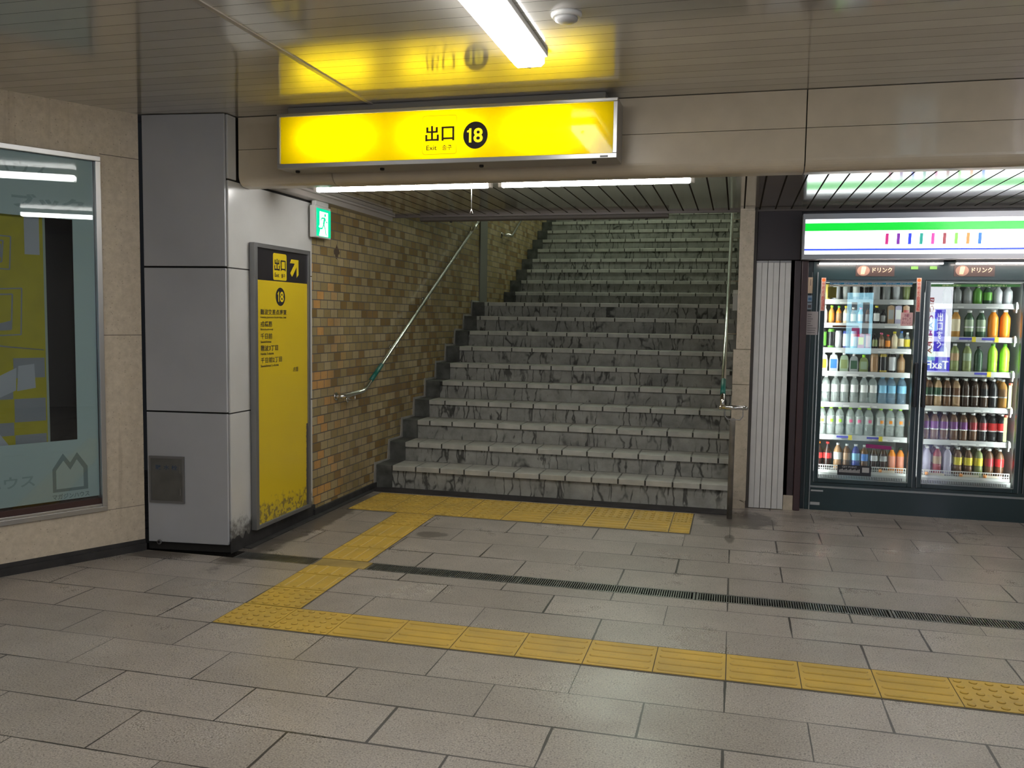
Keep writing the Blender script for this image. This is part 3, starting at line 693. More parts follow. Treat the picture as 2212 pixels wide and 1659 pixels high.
def wall_sign():
    t = thing('direction_sign', (-3.02, 5.38, 0.09), 'tall yellow direction sign with black header on the white side of the pillar', 'sign')
    y0, y1, z0, z1, xf = 5.0, 5.75, 0.095, 1.965, -2.995
    w = 0.036
    fr = MB().box(-3.034, xf, y0, y0+w, z0, z1).box(-3.034, xf, y1-0.03, y1, z0, z1).box(-3.034, xf, y0+w, y1-0.03, z1-0.028, z1).box(-3.034, xf, y0+w, y1-0.03, z0, z0+0.026)
    fr.build('frame', ALUD, t, 0.002)
    x = xf-0.012
    MB().box(-3.034, x, y0+w, y1-0.03, z0+0.026, 1.729).build('yellow_sheet', mat_signpaper(), t)
    MB().box(-3.034, x, y0+w, y1-0.03, 1.729, z1-0.028).build('black_header', BLACK, t)
    Y, Z = (0, 1, 0), (0, 0, 1)
    sq = MB(); a = []
    for cy, cz, a0 in ((5.411, 1.901, 0), (5.262, 1.901, PI/2), (5.262, 1.752, PI), (5.411, 1.752, 1.5*PI)):
        for k in range(6): q = a0+PI/2*k/5; a.append((cy+0.015*math.cos(q), cz+0.015*math.sin(q)))
    sq.prism(a, x, x+0.0006, 'x').build('exit_square', YEL, t)
    x += 0.0008
    exit_kanji(BLACK, t, (x, 5.262, 1.803), Y, Z, 0.150, 0.076)
    text('english_lettering', 'Exit', BLACK, t, (x, 5.268, 1.757), Y, Z, 0.056, 0.028, 0.012)
    text('korean_lettering', '출구', BLACK, t, (x, 5.352, 1.755), Y, Z, 0.054, 0.028, 0.012)
    ar = [(5.474, 1.862), (5.492, 1.889), (5.594, 1.889), (5.594, 1.787), (5.567, 1.765), (5.567, 1.838), (5.502, 1.769), (5.478, 1.793), (5.541, 1.862)]
    MB().prism(ar, x-0.0006, x, 'x').build('arrow', YEL, t)
    c = [(5.341+0.062*math.cos(2*PI*k/40), 1.626+0.062*math.sin(2*PI*k/40)) for k in range(40)]
    MB().prism(c, x-0.0008, x-0.0002, 'x').build('number_disc', BLACK, t)
    one = [(0.62, 0), (0.62, 0.72), (0.3, 0.72), (0.3, 0.83), (0.62, 0.9), (0.68, 1.0), (1.0, 1.0), (1.0, 0)]
    m1 = MB(); m1.add([(x+0.0005, 5.292+0.03*a, 1.592+0.068*b) for a, b in one], [tuple(range(8))]); m1.build('number_lettering', YEL, t)
    text('number_lettering', '8', YEL, t, (x, 5.335, 1.591), Y, Z, 0.048, 0.07, 0.02)
    rows = (('難波交差点南東', 0.34, 'Namba Junction South-East Side', 0.335), ('戎橋筋', 0.147, 'Ebisubashi-suji', 0.158), ('千日前', 0.147, 'Sennichimae', 0.135),
            ('難波3丁目', 0.222, 'Namba 3-chome', 0.165), ('千日前2丁目', 0.272, 'Sennichimae 2-chome', 0.228))
    for i, (jp, wj, en, we) in enumerate(rows):
        z = 1.503-0.0795*i
        text('japanese_lettering', jp, BLACK, t, (x, 5.082, z), Y, Z, wj, 0.038, 0.01)
        text('english_lettering', en, BLACK, t, (x, 5.082, z-0.026), Y, Z, we, 0.0165, 0.01)
    text('japanese_lettering', '方面', BLACK, t, (x, 5.512, 1.107), Y, Z, 0.07, 0.034, 0.005)
    for z in (0.97,): MB().lathe([(0.004, 0), (0.004, 0.002)], (xf-0.004, y0+0.02, z), 8).build('screw', DARK, t)
wall_sign()

def emergency_sign():
    t = thing('emergency_exit_sign', (-2.99, 5.9, 2.07), 'small glowing green running figure exit sign under the soffit ledge', 'sign')
    GW = M('sign_case_white', (0.6, 0.6, 0.57), 0.4)
    MB().box(-3.015, -2.972, 5.78, 6.03, 2.072, 2.30).box(-3.01, -2.975, 5.8, 6.0, 2.30, 2.335).build('case', GW, t, 0.003)
    G = M('lit_green', (0.0, 0.3, 0.15), 0.4, emit=0.75, ecol=(0.0, 0.8, 0.38))
    Wt = M('lit_white', (0.9, 1, 0.97), 0.4, emit=1.3, ecol=(0.88, 1.0, 0.95))
    x = -2.972
    MB().box(x, x+0.003, 5.80, 6.022, 2.082, 2.282).build('green_face', G, t)
    # doorway shape and running figure, plane x, coordinates (y, z)
    MB().prism([(5.845, 2.262), (5.978, 2.262), (5.978, 2.085), (5.835, 2.085), (5.857, 2.14), (5.83, 2.15), (5.845, 2.165)], x+0.003, x+0.0036, 'x').build('white_doorway', Wt, t)
    m = MB(); X = x+0.0038
    m.add([(X, 5.93+0.013*math.cos(2*PI*k/16), 2.24+0.013*math.sin(2*PI*k/16)) for k in range(16)], [tuple(range(16))])
    def limb(pts, w):
        for (a, b) in zip(pts, pts[1:]):
            a = Vector((0, *a)); b = Vector((0, *b)); d = (b-a).normalized(); q = Vector((0, -d.z, d.y))*w; o = Vector((X, 0, 0))
            m.add([o+a-q, o+b-q, o+b+q, o+a+q], [(0, 1, 2, 3)])
    limb([(5.925, 2.222), (5.905, 2.17)], 0.012); limb([(5.915, 2.218), (5.875, 2.215), (5.862, 2.195)], 0.005); limb([(5.93, 2.215), (5.95, 2.19), (5.968, 2.192)], 0.005)
    limb([(5.905, 2.17), (5.885, 2.14), (5.852, 2.14)], 0.0065); limb([(5.91, 2.17), (5.935, 2.135), (5.945, 2.095)], 0.0065)
    m.build('running_figure', G, t)
emergency_sign()

# ================================================================== PILLAR FITTINGS
def hydrant():
    c = TP @ Vector((0.15, -0.012, 0.302))
    t = thing('sprinkler_valve_hatch', c, 'small square steel hatch low on the grey pillar front', 'hatch')
    u0, u1, z0, z1 = 0.035, 0.272, 0.308, 0.606
    HM = M('hatch_steel', (0.2, 0.2, 0.19), 0.42, 0.75, var=0.15)
    MB(TP).box(u0, u1, -0.022, -0.012, z0, z0+0.014).box(u0, u1, -0.022, -0.012, z1-0.014, z1).box(u0, u0+0.012, -0.022, -0.012, z0+0.014, z1-0.014).box(u1-0.012, u1, -0.022, -0.012, z0+0.014, z1-0.014).build('rim', ALUD, t)
    MB(TP).box(u0+0.012, u1-0.012, -0.018, -0.012, z0+0.014, z1-0.014).build('door', HM, t)
    for z in (0.36, 0.5): MB(TP).box(u1-0.028, u1-0.024, -0.024, -0.018, z, z+0.045).build('hinge', CHROME, t)
    o = TP @ Vector((u0+0.042, -0.018, 0.52))
    xd = (TP @ Vector((1, 0, 0)))-(TP @ Vector((0, 0, 0)))
    text('lettering', '散 水 栓', M('faded_blue', (0.04, 0.08, 0.15), 0.6), t, o, xd, (0, 0, 1), 0.15, 0.03, 0.01)
    k = TP @ Vector((0.095, -0.012, 0.055))
    MBs = MB().tube([k-Vector((0, 0, 0)), k+Vector((0, -0.012, 0))], 0.015, 20)
    v = thing('floor_plug', k, 'small round steel key plug near the foot of the grey pillar', 'plug')
    MB().tube([k+Vector((0, 0.0, 0)), k+Vector((0, -0.008, 0))], 0.0155, 20).build('ring', ALUD, v)
    MB().tube([k+Vector((0, -0.008, 0)), k+Vector((0, -0.011, 0))], 0.009, 16).build('core', BLACK, v)
hydrant()

# ================================================================== DISPLAY CASE
def display():
    t = thing('display_case', LW @ Vector((1.35, -0.02, 0.29)), 'large glazed display case with teal border holding a yellow poster', 'display case')
    s0, s1, z0, z1 = 0.235, 2.45, 0.29, 2.43
    m = MB(LW); w = 0.03
    m.box(s0, s1, -0.016, 0.05, z1-w, z1).box(s0, s1, -0.016, 0.05, z0, z0+w).box(s0, s0+w, -0.016, 0.05, z0+w, z1-w).box(s1-w, s1, -0.016, 0.05, z0+w, z1-w)
    m.box(s0+w, s1-w, -0.012, 0.04, z0+w, z0+w+0.016)
    m.build('frame', ALU, t, 0.002)
    MB(LW).box(s0+w, s1-w, 0.0, 0.05, z0+w+0.016, z0+w+0.05).build('inner_sill', M('rust_sill', (0.05, 0.022, 0.018), 0.5), t)
    # dark cabinet
    c = MB(LW); c.box(s0, s1, 0.29, 0.3, z0, z1).box(s0, s0+0.01, 0.05, 0.29, z0, z1).box(s1-0.01, s1, 0.05, 0.29, z0, z1).box(s0, s1, 0.05, 0.29, z1-0.01, z1).box(s0, s1, 0.05, 0.29, z0, z0+0.01)
    c.build('cabinet', M('case_black', (0.012, 0.012, 0.016), 0.6), t)
    MB(LW).box(s0+w, s1-w, 0.012, 0.018, z0+w+0.016, z1-w).build('glass', M_glass('case_glass', 1.55, (0.97, 0.99, 0.99)), t)
    # teal film on the glass with an opening
    TE = M('teal_film', (0.52, 0.7, 0.7), 0.5)
    a, b, c0, c1 = 0.39, 2.3, 0.742, 2.045
    f = MB(LW); y0, y1 = 0.0195, 0.021; S0, S1, Z0, Z1 = 0.268, s1-w, 0.385, z1-w
    f.box(S0, a, y0, y1, Z0, Z1).box(b, S1, y0, y1, Z0, Z1).box(a, b, y0, y1, Z0, c0).box(a, b, y0, y1, c1, Z1)
    f.build('teal_film', TE, t)
    X = -D; Z = (0, 0, 1)
    GT = M('film_print', (0.22, 0.33, 0.35), 0.6); FT = M('faint_print', (0.36, 0.52, 0.53), 0.6)
    def P(s, z, y=0.0188): return LW @ Vector((s, y, z))
    # house-shaped emblem (outline)
    outer = [(0.532, 0.448), (0.532, 0.575), (0.462, 0.672), (0.432, 0.62), (0.402, 0.672), (0.338, 0.575), (0.338, 0.448)]
    outer = [(0.535, 0.436), (0.535, 0.575), (0.475, 0.665), (0.435, 0.607), (0.395, 0.665), (0.335, 0.575), (0.335, 0.436)]
    cx, cz = 0.435, 0.53
    inner = [(0.515, 0.454), (0.515, 0.565), (0.473, 0.622), (0.435, 0.562), (0.397, 0.622), (0.36, 0.565), (0.36, 0.454)]
    n = len(outer); e = MB()
    e.add([P(*q) for q in outer]+[P(*q) for q in inner], [(k, (k+1) % n, n+(k+1) % n, n+k) for k in range(n)])
    e.build('house_emblem', GT, t)
    text('emblem_lettering', 'マガジンハウス', GT, t, P(0.538, 0.392, 0.0188), X, Z, 0.21, 0.032, 0.02)
    text('film_lettering', 'マガジンハウス', FT, t, P(1.25, 0.49, 0.0188), X, Z, 0.62, 0.07, 0.02)
    text('film_lettering', 'マガジンハウス', FT, t, P(1.2, 2.27, 0.0188), X, Z, 0.68, 0.08, 0.02)
    text('film_lettering', 'ブランド ブック', FT, t, P(1.3, 2.09, 0.0188), X, Z, 0.98, 0.08, 0.05)
    # poster hanging inside
    yp = 0.06
    p = thing('poster', LW @ Vector((1.2, yp, 0.7)), 'yellow poster with grey chequers and frames hung inside the display case', 'poster')
    PY = M('poster_yellow', (0.5, 0.46, 0.01), 0.55, var=0.08); PG = M('poster_grey', (0.3, 0.34, 0.38), 0.6); PL = M('poster_pale', (0.5, 0.56, 0.62), 0.6); PB = M('poster_border', (0.4, 0.5, 0.42), 0.6)
    MB(LW).box(0.535, 2.0, yp, yp+0.004, 0.66, 2.2).build('sheet', PY, p)
    MB(LW).box(0.528, 0.541, yp-0.001, yp+0.003, 0.66, 2.2).build('edge_strip', PB, p)
    g = MB(LW); q = yp-0.0012
    # chequer at the bottom
    for (a0, a1, b0, b1) in ((0.548, 0.715, 1.12, 1.235), (0.548, 0.715, 0.865, 1.0), (0.548, 0.715, 0.70, 0.79), (0.72, 0.93, 1.0, 1.08), (0.72, 0.93, 0.79, 0.865), (0.93, 1.15, 1.1, 1.2), (0.93, 1.15, 0.88, 1.0)):
        g.box(a0, a1, q, yp, b0, b1)
    g.build('grey_chequers', PG, p)
    l = MB(LW)
    def pol(m, pts, y): m.add([(a, y, b) for a, b in pts], [tuple(range(len(pts)))])
    pol(l, [(0.6, 1.06), (0.7, 1.045), (0.69, 1.19), (0.605, 1.2)], q-0.0008); pol(l, [(0.705, 1.05), (0.86, 0.98), (0.8, 1.13), (0.7, 1.18)], q-0.0008)
    pol(l, [(0.74, 0.72), (0.96, 0.7), (0.88, 0.78), (0.8, 0.81)], q-0.0008)
    pol(l, [(0.56, 1.83), (0.64, 1.83), (0.64, 2.1), (0.56, 2.1)], q-0.0008); pol(l, [(0.8, 1.98), (1.0, 1.98), (1.0, 2.1), (0.8, 2.1)], q-0.0008)
    l.build('pale_pages', PL, p)
    ln = MB(LW)
    def outl(pts, w):
        pts = [Vector((a, q-0.0002, b)) for a, b in pts]
        for a, b in zip(pts, pts[1:]+pts[:1]):
            d = (b-a).normalized(); k = Vector((-d.z, 0, d.x))*w; ln.add([a-k, b-k, b+k, a+k], [(0, 1, 2, 3)])
    outl([(0.72, 1.74), (0.92, 1.745), (0.93, 1.93), (0.71, 1.925)], 0.0035); outl([(0.76, 1.78), (0.87, 1.77), (0.885, 1.89), (0.75, 1.9)], 0.004)
    outl([(0.67, 1.37), (0.9, 1.36), (0.92, 1.62), (0.66, 1.635)], 0.0035); outl([(0.72, 1.4), (0.9, 1.39), (0.91, 1.59), (0.71, 1.6)], 0.004)
    pol(ln, [(0.72, 1.4), (0.9, 1.4), (0.72, 1.45)], q-0.0008); pol(ln, [(0.76, 1.8), (0.76, 1.88), (0.85, 1.88)], q-0.0008)
    outl([(0.55, 1.28), (0.75, 1.30), (1.0, 1.34), (0.75, 1.303)], 0.0025)
    ln.build('grey_frames', PG, p)
display()

# ================================================================== HANDRAILS
def rail_pts(x, ya, za, yb, slope): return [(x, ya, za), (x, yb, za+(yb-ya)*slope)]
def left_rail():
    t = thing('handrail', (-2.97, 8.2, 0.85), 'long polished steel handrail with green sleeve on the tiled wall', 'handrail')
    x = -2.968
    pts = [(-3.03, 6.24, 0.872), (-2.985, 6.245, 0.872), (x, 6.27, 0.873), (x, 6.60, 0.886), (x, 6.66, 0.908), (x, 9.86, 0.908+3.2*0.5385)]
    MB().tube(pts, 0.017).build('rail', CHROME, t)
    a = Vector((x, 6.76, 0.908+0.1*0.5385)); b = Vector((x, 6.99, 0.908+0.33*0.5385))
    MB().tube([a, b], 0.0195).build('sleeve', M('green_sleeve', (0.0, 0.12, 0.09), 0.45), t)
    MB().tube([b+Vector((0, 2.6, 2.6*0.5385)), b+Vector((0, 2.9, 2.9*0.5385))], 0.0185).build('upper_sleeve', CHROME, t)
    for y in (6.45, 7.35, 8.2, 9.05, 9.8):
        z = 0.908+(y-6.66)*0.5385 if y > 6.66 else 0.88
        m = MB().tube([(x, y, z-0.015), (x, y, z-0.05), (-3.035, y, z-0.055)], 0.006, 8); m.tube([(-3.04, y, z-0.055), (-3.032, y, z-0.055)], 0.022, 14)
        m.build('bracket', CHROME, t)
    MB().tube([(-3.04, 6.24, 0.872), (-3.03, 6.24, 0.872)], 0.032).build('wall_flange', CHROME, t)
left_rail()
def right_rail():
    t = thing('handrail', (-0.08, 8.2, 0.85), 'polished steel handrail with green sleeve on the stone side of the stairs', 'handrail')
    x = -0.085; s = 0.5385
    MB().tube([(x, 6.62, 0.875), (x, 6.66, 0.93), (x, 6.75, 0.99), (x, 9.9, 0.99+3.15*s)], 0.017).build('rail', CHROME, t)
    MB().tube([(x, 6.69, 0.955), (x, 6.76, 1.0), (x, 6.86, 1.05)], 0.0195).build('sleeve', M('green_sleeve', (0.0, 0.12, 0.09), 0.45), t)
    # transverse loop at the lower end
    l = MB(); pts = []
    l.tube([(x-0.01, 6.62, 0.865), (0.085, 6.62, 0.865)], 0.017)
    l.build('end_bar', CHROME, t)
    for q in ((x-0.01, 6.62, 0.865), (0.085, 6.62, 0.865)):
        MB().lathe([(0.004, -0.0175), (0.0135, -0.012), (0.0175, 0.0), (0.0135, 0.012), (0.004, 0.0175)], q, 14).build('end_cap', CHROME, t)
    MB().tube([(-0.065, 6.62, 0.85), (-0.065, 6.62, 0.80), (-0.045, 6.62, 0.775), (0.045, 6.62, 0.775), (0.065, 6.62, 0.80), (0.065, 6.62, 0.85)], 0.0035, 8).build('loop', ALUD, t)
    MB().tube([(-0.008, 6.75, 0.0), (-0.008, 6.75, 0.62), (-0.006, 6.62, 0.775)], 0.02, 16).build('post', M('worn_grey_post', (0.2, 0.185, 0.16), 0.5, 0.2, var=0.3), t)
    for y in (7.6, 8.5, 9.4, 9.85):
        z = 0.99+(y-6.75)*s
        MB().tube([(x, y, z-0.012), (x, y, z-0.05), (0.0, y, z-0.05)], 0.006, 8).build('bracket', CHROME, t)
right_rail()
t = thing('handrail', (-2.97, 11.0, 2.4), 'short visible end of the upper steel handrail beyond the grey wall strip', 'handrail')
MB().tube([(-3.03, 11.15, 2.60), (-2.968, 11.17, 2.60), (-2.968, 11.4, 2.61), (-2.968, 15.0, 4.5)], 0.018).build('rail', CHROME, t)
MB().tube([(-3.04, 11.15, 2.60), (-3.03, 11.15, 2.60)], 0.035).build('wall_flange', CHROME, t)
MB().tube([(-2.968, 12.5, 3.17), (-2.968, 12.5, 3.11), (-3.04, 12.5, 3.11)], 0.007, 8).build('bracket', CHROME, t)
# small white bracket box on the right stair wall
tag(MB().prism([(9.6, 1.62), (9.6, 1.80), (9.63, 1.84), (9.66, 1.84), (9.7, 1.62)], -0.05, -0.001, 'x').build('wall_socket_box', WHITE), 'small white box on the stair wall behind the right handrail', 'box')

# ================================================================== SHUTTER AND SHOP FRONT
def shutter():
    GP = M('pale_grey_shutter', (0.62, 0.62, 0.61), 0.4, coat=0.1, var=0.05)
    xs = (0.135, 0.2245, 0.3135, 0.403)
    for i in range(3):
        a, b = xs[i]+0.001, xs[i+1]-0.003
        t = thing('folding_shutter_leaf', ((a+b)/2, 7.2, 0), 'narrow pale grey folded shutter leaf, %s of three from the stairs' % ORD[i], 'shutter', 'folded shutter leaves')
        mid = (a+b)/2
        for p, q in ((a, mid-0.0008), (mid+0.0008, b)):
            MB().prism([(p, 7.2), (p+0.0015, 7.197), (q-0.0015, 7.197), (q, 7.2), (q, 7.235), (p, 7.235)], 0.006, 1.968, 'z').build('panel', GP, t)
        MB().box(a, b, 7.194, 7.235, 1.968, 1.985).build('hanger', ALUD, t)
    g = MB().box(0.113, 0.134, 7.19, 7.24, 0.0, 2.372)
    tag(g.build('shutter_guide', M('guide_brown', (0.085, 0.075, 0.068), 0.45)), 'thin grey brown guide rail between stone and shutter', 'guide rail')
shutter()
tag(MB().box(0.136, 0.465, 7.2, 7.262, 1.99, 2.372).build('shutter_header', DBROWN, None, 0.003), 'dark header box above the folded shutter', 'header box')
tag(MB().box(0.428, 0.478, 7.215, 7.262, 0.0, 1.985).build('dark_post', M('post_brown', (0.04, 0.026, 0.028), 0.4), None, 0.003), 'dark brown post right of the folded shutter', 'post')
tag(MB().box(0.404, 0.478, 7.208, 7.214, 0.0, 0.12).build('stone_foot', STONE2), 'small stone block at the foot of the dark post', 'stone foot')
tag(MB().box(0.48, 0.531, 7.2, 7.30, 0.0, 1.985).build('maroon_post', MAROON, None, 0.006), 'maroon metal post beside the drinks fridge', 'post')

def shop_sign():
    x0, x1 = 0.47, 4.6
    t = thing('shop_sign', ((x0+x1)/2, 7.16, 1.99), 'long lit white shop sign with green stripe and coloured bars over the fridge', 'sign')
    MB().box(x0, x1, 7.1, 7.265, 2.322, 2.332).box(x0, x1, 7.1, 7.265, 1.99, 2.0).box(x0, x0+0.01, 7.1, 7.265, 2.0, 2.322).box(x1-0.01, x1, 7.1, 7.265, 2.0, 2.322).build('housing', M('sign_case_grey', (0.5, 0.5, 0.52), 0.35), t)
    MB().box(x0, x1, 7.095, 7.105, 2.292, 2.334).box(x0, x1, 7.095, 7.105, 1.988, 2.026).box(x0, x0+0.016, 7.095, 7.105, 2.026, 2.292).box(x1-0.016, x1, 7.095, 7.105, 2.026, 2.292).build('frame', M('sign_frame', (0.4, 0.4, 0.43), 0.3, 0.4), t)
    y = 7.103
    WL = M('shop_sign_white', (1, 1, 1), 0.25, emit=2.2, ecol=(0.93, 0.96, 1.0))
    MB().box(x0+0.016, x1-0.016, y, y+0.004, 2.026, 2.292).build('white_face', WL, t)
    MB().box(x0+0.016, x1-0.016, y-0.0006, y, 2.203, 2.263).build('green_stripe', M('shop_green', (0.0, 0.5, 0.04), 0.25, emit=1.0, ecol=(0.005, 0.6, 0.035)), t)
    MB().box(x0+0.016, x1-0.016, y-0.0006, y, 2.054, 2.068).build('blue_stripe', M('shop_blue', (0.02, 0.06, 0.6), 0.25, emit=1.0, ecol=(0.03, 0.07, 0.75)), t)
    cols = [(0.55, 0.03, 0.2), (0.2, 0.03, 0.35), (0.03, 0.06, 0.85), (0.02, 0.35, 0.28), (0.75, 0.07, 0.4), (0.35, 0.06, 0.08), (0.25, 0.95, 0.1), (0.95, 0.3, 0.07), (0.03, 0.2, 0.8)]
    for i, c in enumerate(cols):
        x = 1.063+0.0795*i
        b = MB().prism([(x, 2.098), (x+0.022, 2.098), (x+0.024, 2.18), (x+0.002, 2.18)], y-0.0006, y, 'y').build('coloured_bar', M('shop_bar_%d' % i, c, 0.3, emit=0.9, ecol=c), t)
    for x in (0.62, 1.2, 1.8): MB().lathe([(0.004, 0), (0.004, 0.006)], (x, 7.12, 2.332), 8).build('screw', DARK, t)
shop_sign()
def led(x0, x1, label):
    t = thing('strip_lamp', ((x0+x1)/2, 7.21, 1.96), label, 'strip lamp', 'strip lamps under the shop sign')
    MB().box(x0, x1, 7.2, 7.23, 1.966, 1.985).build('housing', ALUD, t)
    MB().box(x0, x1, 7.202, 7.222, 1.956, 1.966).build('tube', M('warm_strip', (1, 1, 1), 0.4, emit=22, ecol=(1, 0.87, 0.8)), t)
led(0.61, 1.495, 'thin warm strip lamp above the left fridge door'); led(1.585, 2.5, 'thin warm strip lamp above the middle fridge door')

# ================================================================== DRINKS FRIDGE
FT_ = M('fridge_dark_teal', (0.012, 0.03, 0.033), 0.3, coat=0.2); FI = M('fridge_inner_white', (0.55, 0.58, 0.56), 0.45); FE = M('fridge_edge', (0.28, 0.3, 0.3), 0.35, 0.5)
DOORS = ((0.634, 1.366), (1.396, 2.112), (2.142, 2.86))
SH1 = (1.675, 1.485, 1.285, 1.095, 0.843, 0.577, 0.315); SH2 = (1.648, 1.389, 1.119, 0.84, 0.573, 0.315)
def fridge():
    t = thing('drinks_fridge', (1.75, 7.6, 0), 'tall dark teal drinks fridge with glass doors full of bottles', 'fridge')
    X0, X1 = 0.575, 2.9
    b = MB(); b.box(X0, X0+0.04, 7.3, 8.2, 0.0, 1.98).box(X1-0.03, X1, 7.3, 8.2, 0, 1.98).box(X0+0.04, X1-0.03, 8.14, 8.2, 0.2, 1.98).box(X0+0.04, X1-0.03, 7.3, 8.2, 1.84, 1.98).box(X0+0.04, X1-0.03, 7.3, 8.14, 0.0, 0.222)
    b.box(X0+0.04, 0.632, 7.3, 7.36, 0.222, 1.84).box(1.369, 1.393, 7.3, 7.36, 0.222, 1.84).box(2.115, 2.139, 7.3, 7.36, 0.222, 1.84)
    b.build('body', FT_, t)
    li = MB(); li.box(X0+0.04, X1-0.03, 8.1, 8.14, 0.222, 1.84).box(X0+0.04, X1-0.03, 7.34, 8.1, 1.825, 1.84).box(X0+0.04, X1-0.03, 7.34, 8.1, 0.222, 0.23).box(X0+0.04, X0+0.05, 7.34, 8.1, 0.23, 1.825).box(X1-0.04, X1-0.03, 7.34, 8.1, 0.23, 1.825)
    li.box(1.372, 1.39, 7.36, 8.1, 0.23, 1.825).box(2.118, 2.136, 7.36, 8.1, 0.23, 1.825)
    li.build('lining', FI, t)
    MB().box(X0+0.036, X1, 7.288, 7.3, 0.182, 0.197).box(X0+0.03, X0+0.038, 7.288, 7.3, 0.0, 1.9).build('edge_trim', FE, t)
    MB().box(X0+0.04, X1, 7.292, 7.3, 0.0, 0.18).build('kick_panel', FT_, t)
    MB().box(X0-0.042, X0, 7.308, 7.9, 0.0, 1.98).build('side_post', M('post_teal', (0.012, 0.022, 0.026), 0.4), t)
    for (sx, sh) in ((0.58, 1.7),): MB().box(sx-0.012, sx-0.009, 7.3055, 7.308, 0.0, 1.9).build('edge_trim', FE, t)
    # inner strip lamps along the mullions and under the top
    LT = M('fridge_lamp', (1, 1, 1), 0.4, emit=42, ecol=(0.95, 1.0, 0.98)); LD = M('fridge_lamp_soft', (1, 1, 1), 0.4, emit=18, ecol=(0.95, 1.0, 0.97))
    MB().box(0.648, 0.66, 7.37, 7.39, 0.3, 1.75).build('inner_lamp', LT, t); MB().box(2.102, 2.114, 7.36, 7.38, 0.3, 1.75).build('inner_lamp', LT, t)
    MB().box(2.84, 2.853, 7.37, 7.39, 0.3, 1.75).build('inner_lamp', LT, t)
    MB().box(1.36, 1.368, 7.375, 7.385, 0.3, 1.75).build('inner_lamp', LD, t); MB().box(1.394, 1.402, 7.375, 7.385, 0.3, 1.75).build('inner_lamp', LD, t)
    # shelves
    SM = M('shelf_metal', (0.45, 0.46, 0.45), 0.35, 0.3); LIP = M('shelf_lip', (0.55, 0.56, 0.56), 0.3); BK = M('basket_wire', (0.75, 0.76, 0.74), 0.4)
    TG = M('white_tag', (0.8, 0.8, 0.78), 0.5); TY = M('yellow_tag', (0.85, 0.7, 0.05), 0.5); TO = M('orange_tag', (0.85, 0.35, 0.1), 0.5); TBl = M('blue_tag', (0.08, 0.08, 0.5), 0.5)
    rnd = random.Random(11)
    for di, (a, b) in enumerate(DOORS):
        SH = SH1 if di == 0 else SH2
        for k, z in enumerate(SH[:-1]):
            s = MB().box(a+0.02, b-0.02, 7.47, 8.09, z+0.008, z+0.014).build('shelf', SM, t)
            MB().prism([(7.452, z-0.022), (7.458, z-0.022), (7.472, z+0.018), (7.462, z+0.018)], a+0.02, b-0.02, 'x').build('price_rail', LIP, s)
            for j in range(rnd.choice((3, 4, 5))):
                x = a+0.06+rnd.random()*(b-a-0.18); w = rnd.choice((0.045, 0.05, 0.09))
                MB().prism([(7.4515, z-0.016), (7.4535, z-0.016), (7.4655, z+0.012), (7.4635, z+0.012)], x, x+w, 'x').build('price_tag', TG, s)
            if (di == 0 and k == 5) or (di == 1 and k in (1, 2)):
                for x in ((a+0.27, a+0.50) if di == 0 else ((a+0.38, a+0.54) if k == 1 else (a+0.5,))):
                    MB().box(x, x+0.028, 7.448, 7.4505, z-0.02, z+0.02).build('price_tag', TY, s); MB().box(x-0.09, x, 7.448, 7.4505, z-0.004, z+0.012).build('price_tag', TBl, s)
        z = SH[-1]
        s = MB().box(a+0.02, b-0.02, 7.46, 8.09, z-0.02, z-0.012).build('basket', SM, t)
        m = MB(); m.box(a+0.02, b-0.02, 7.44, 7.446, z+0.028, z+0.034).box(a+0.02, b-0.02, 7.44, 7.446, z+0.004, z+0.008).box(a+0.02, b-0.02, 7.436, 7.448, z-0.03, z-0.008)
        x = a+0.03
        while x < b-0.025: m.box(x, x+0.004, 7.441, 7.445, z-0.008, z+0.03); x += 0.0165
        m.build('basket_front', BK, s)
        g = MB(); g.box(a+0.02, b-0.02, 7.41, 7.43, z-0.075, z-0.032); g.build('air_grille', LIP, s)
        g = MB(); x = a+0.05
        while x < b-0.05: g.box(x, x+0.005, 7.4085, 7.41, z-0.066, z-0.044); x += 0.0125
        g.build('grille_slots', BLACK, s)
        if di < 2:
            for x, w in (((a+0.52, 0.11),) if di == 0 else ((a+0.1, 0.13), (a+0.35, 0.13), (a+0.52, 0.12))):
                MB().box(x, x+w, 7.433, 7.436, z-0.006, z+0.012).build('price_tag', M('cream_tag', (0.75, 0.68, 0.55), 0.5), s)
                MB().lathe([(0.0, 0.0), (0.012, 0.0), (0.012, 0.022), (0.0, 0.022)], (x, 7.432, z-0.005), 12, False).build('price_tag', TO, s)
    # doors
    for di, (a, b) in enumerate(DOORS):
        gl, gr = a+0.036, b-0.036
        d = MB().box(a, gl, 7.288, 7.335, 0.226, 1.835).box(gr, b, 7.288, 7.335, 0.226, 1.835).box(gl, gr, 7.288, 7.335, 0.226, 0.262).box(gl, gr, 7.288, 7.335, 1.822, 1.835)
        d = d.build('door', FT_, t, 0.003)
        m = MB()
        for (p, q, r, s_) in ((gl-0.004, gl, 0.258, 1.826), (gr, gr+0.004, 0.258, 1.826), (gl, gr, 0.258, 0.262), (gl, gr, 1.82, 1.824), (a, a+0.003, 0.226, 1.835), (b-0.003, b, 0.226, 1.835)):
            m.box(p, q, 7.285, 7.29, r, s_)
        m.build('glass_bead', FE, d)
        MB().box(gl, gr, 7.31, 7.316, 0.262, 1.822).build('glass_pane', M_glass('fridge_glass', 1.5, (0.96, 0.98, 0.97), 1.3), d)
        hx = b-0.03 if di == 0 else a+0.004
        h = MB(); h.box(hx, hx+0.026, 7.238, 7.255, 0.86, 1.205); h.box(hx+0.002, hx+0.022, 7.255, 7.29, 0.875, 0.9).box(hx+0.002, hx+0.022, 7.255, 7.29, 1.165, 1.19)
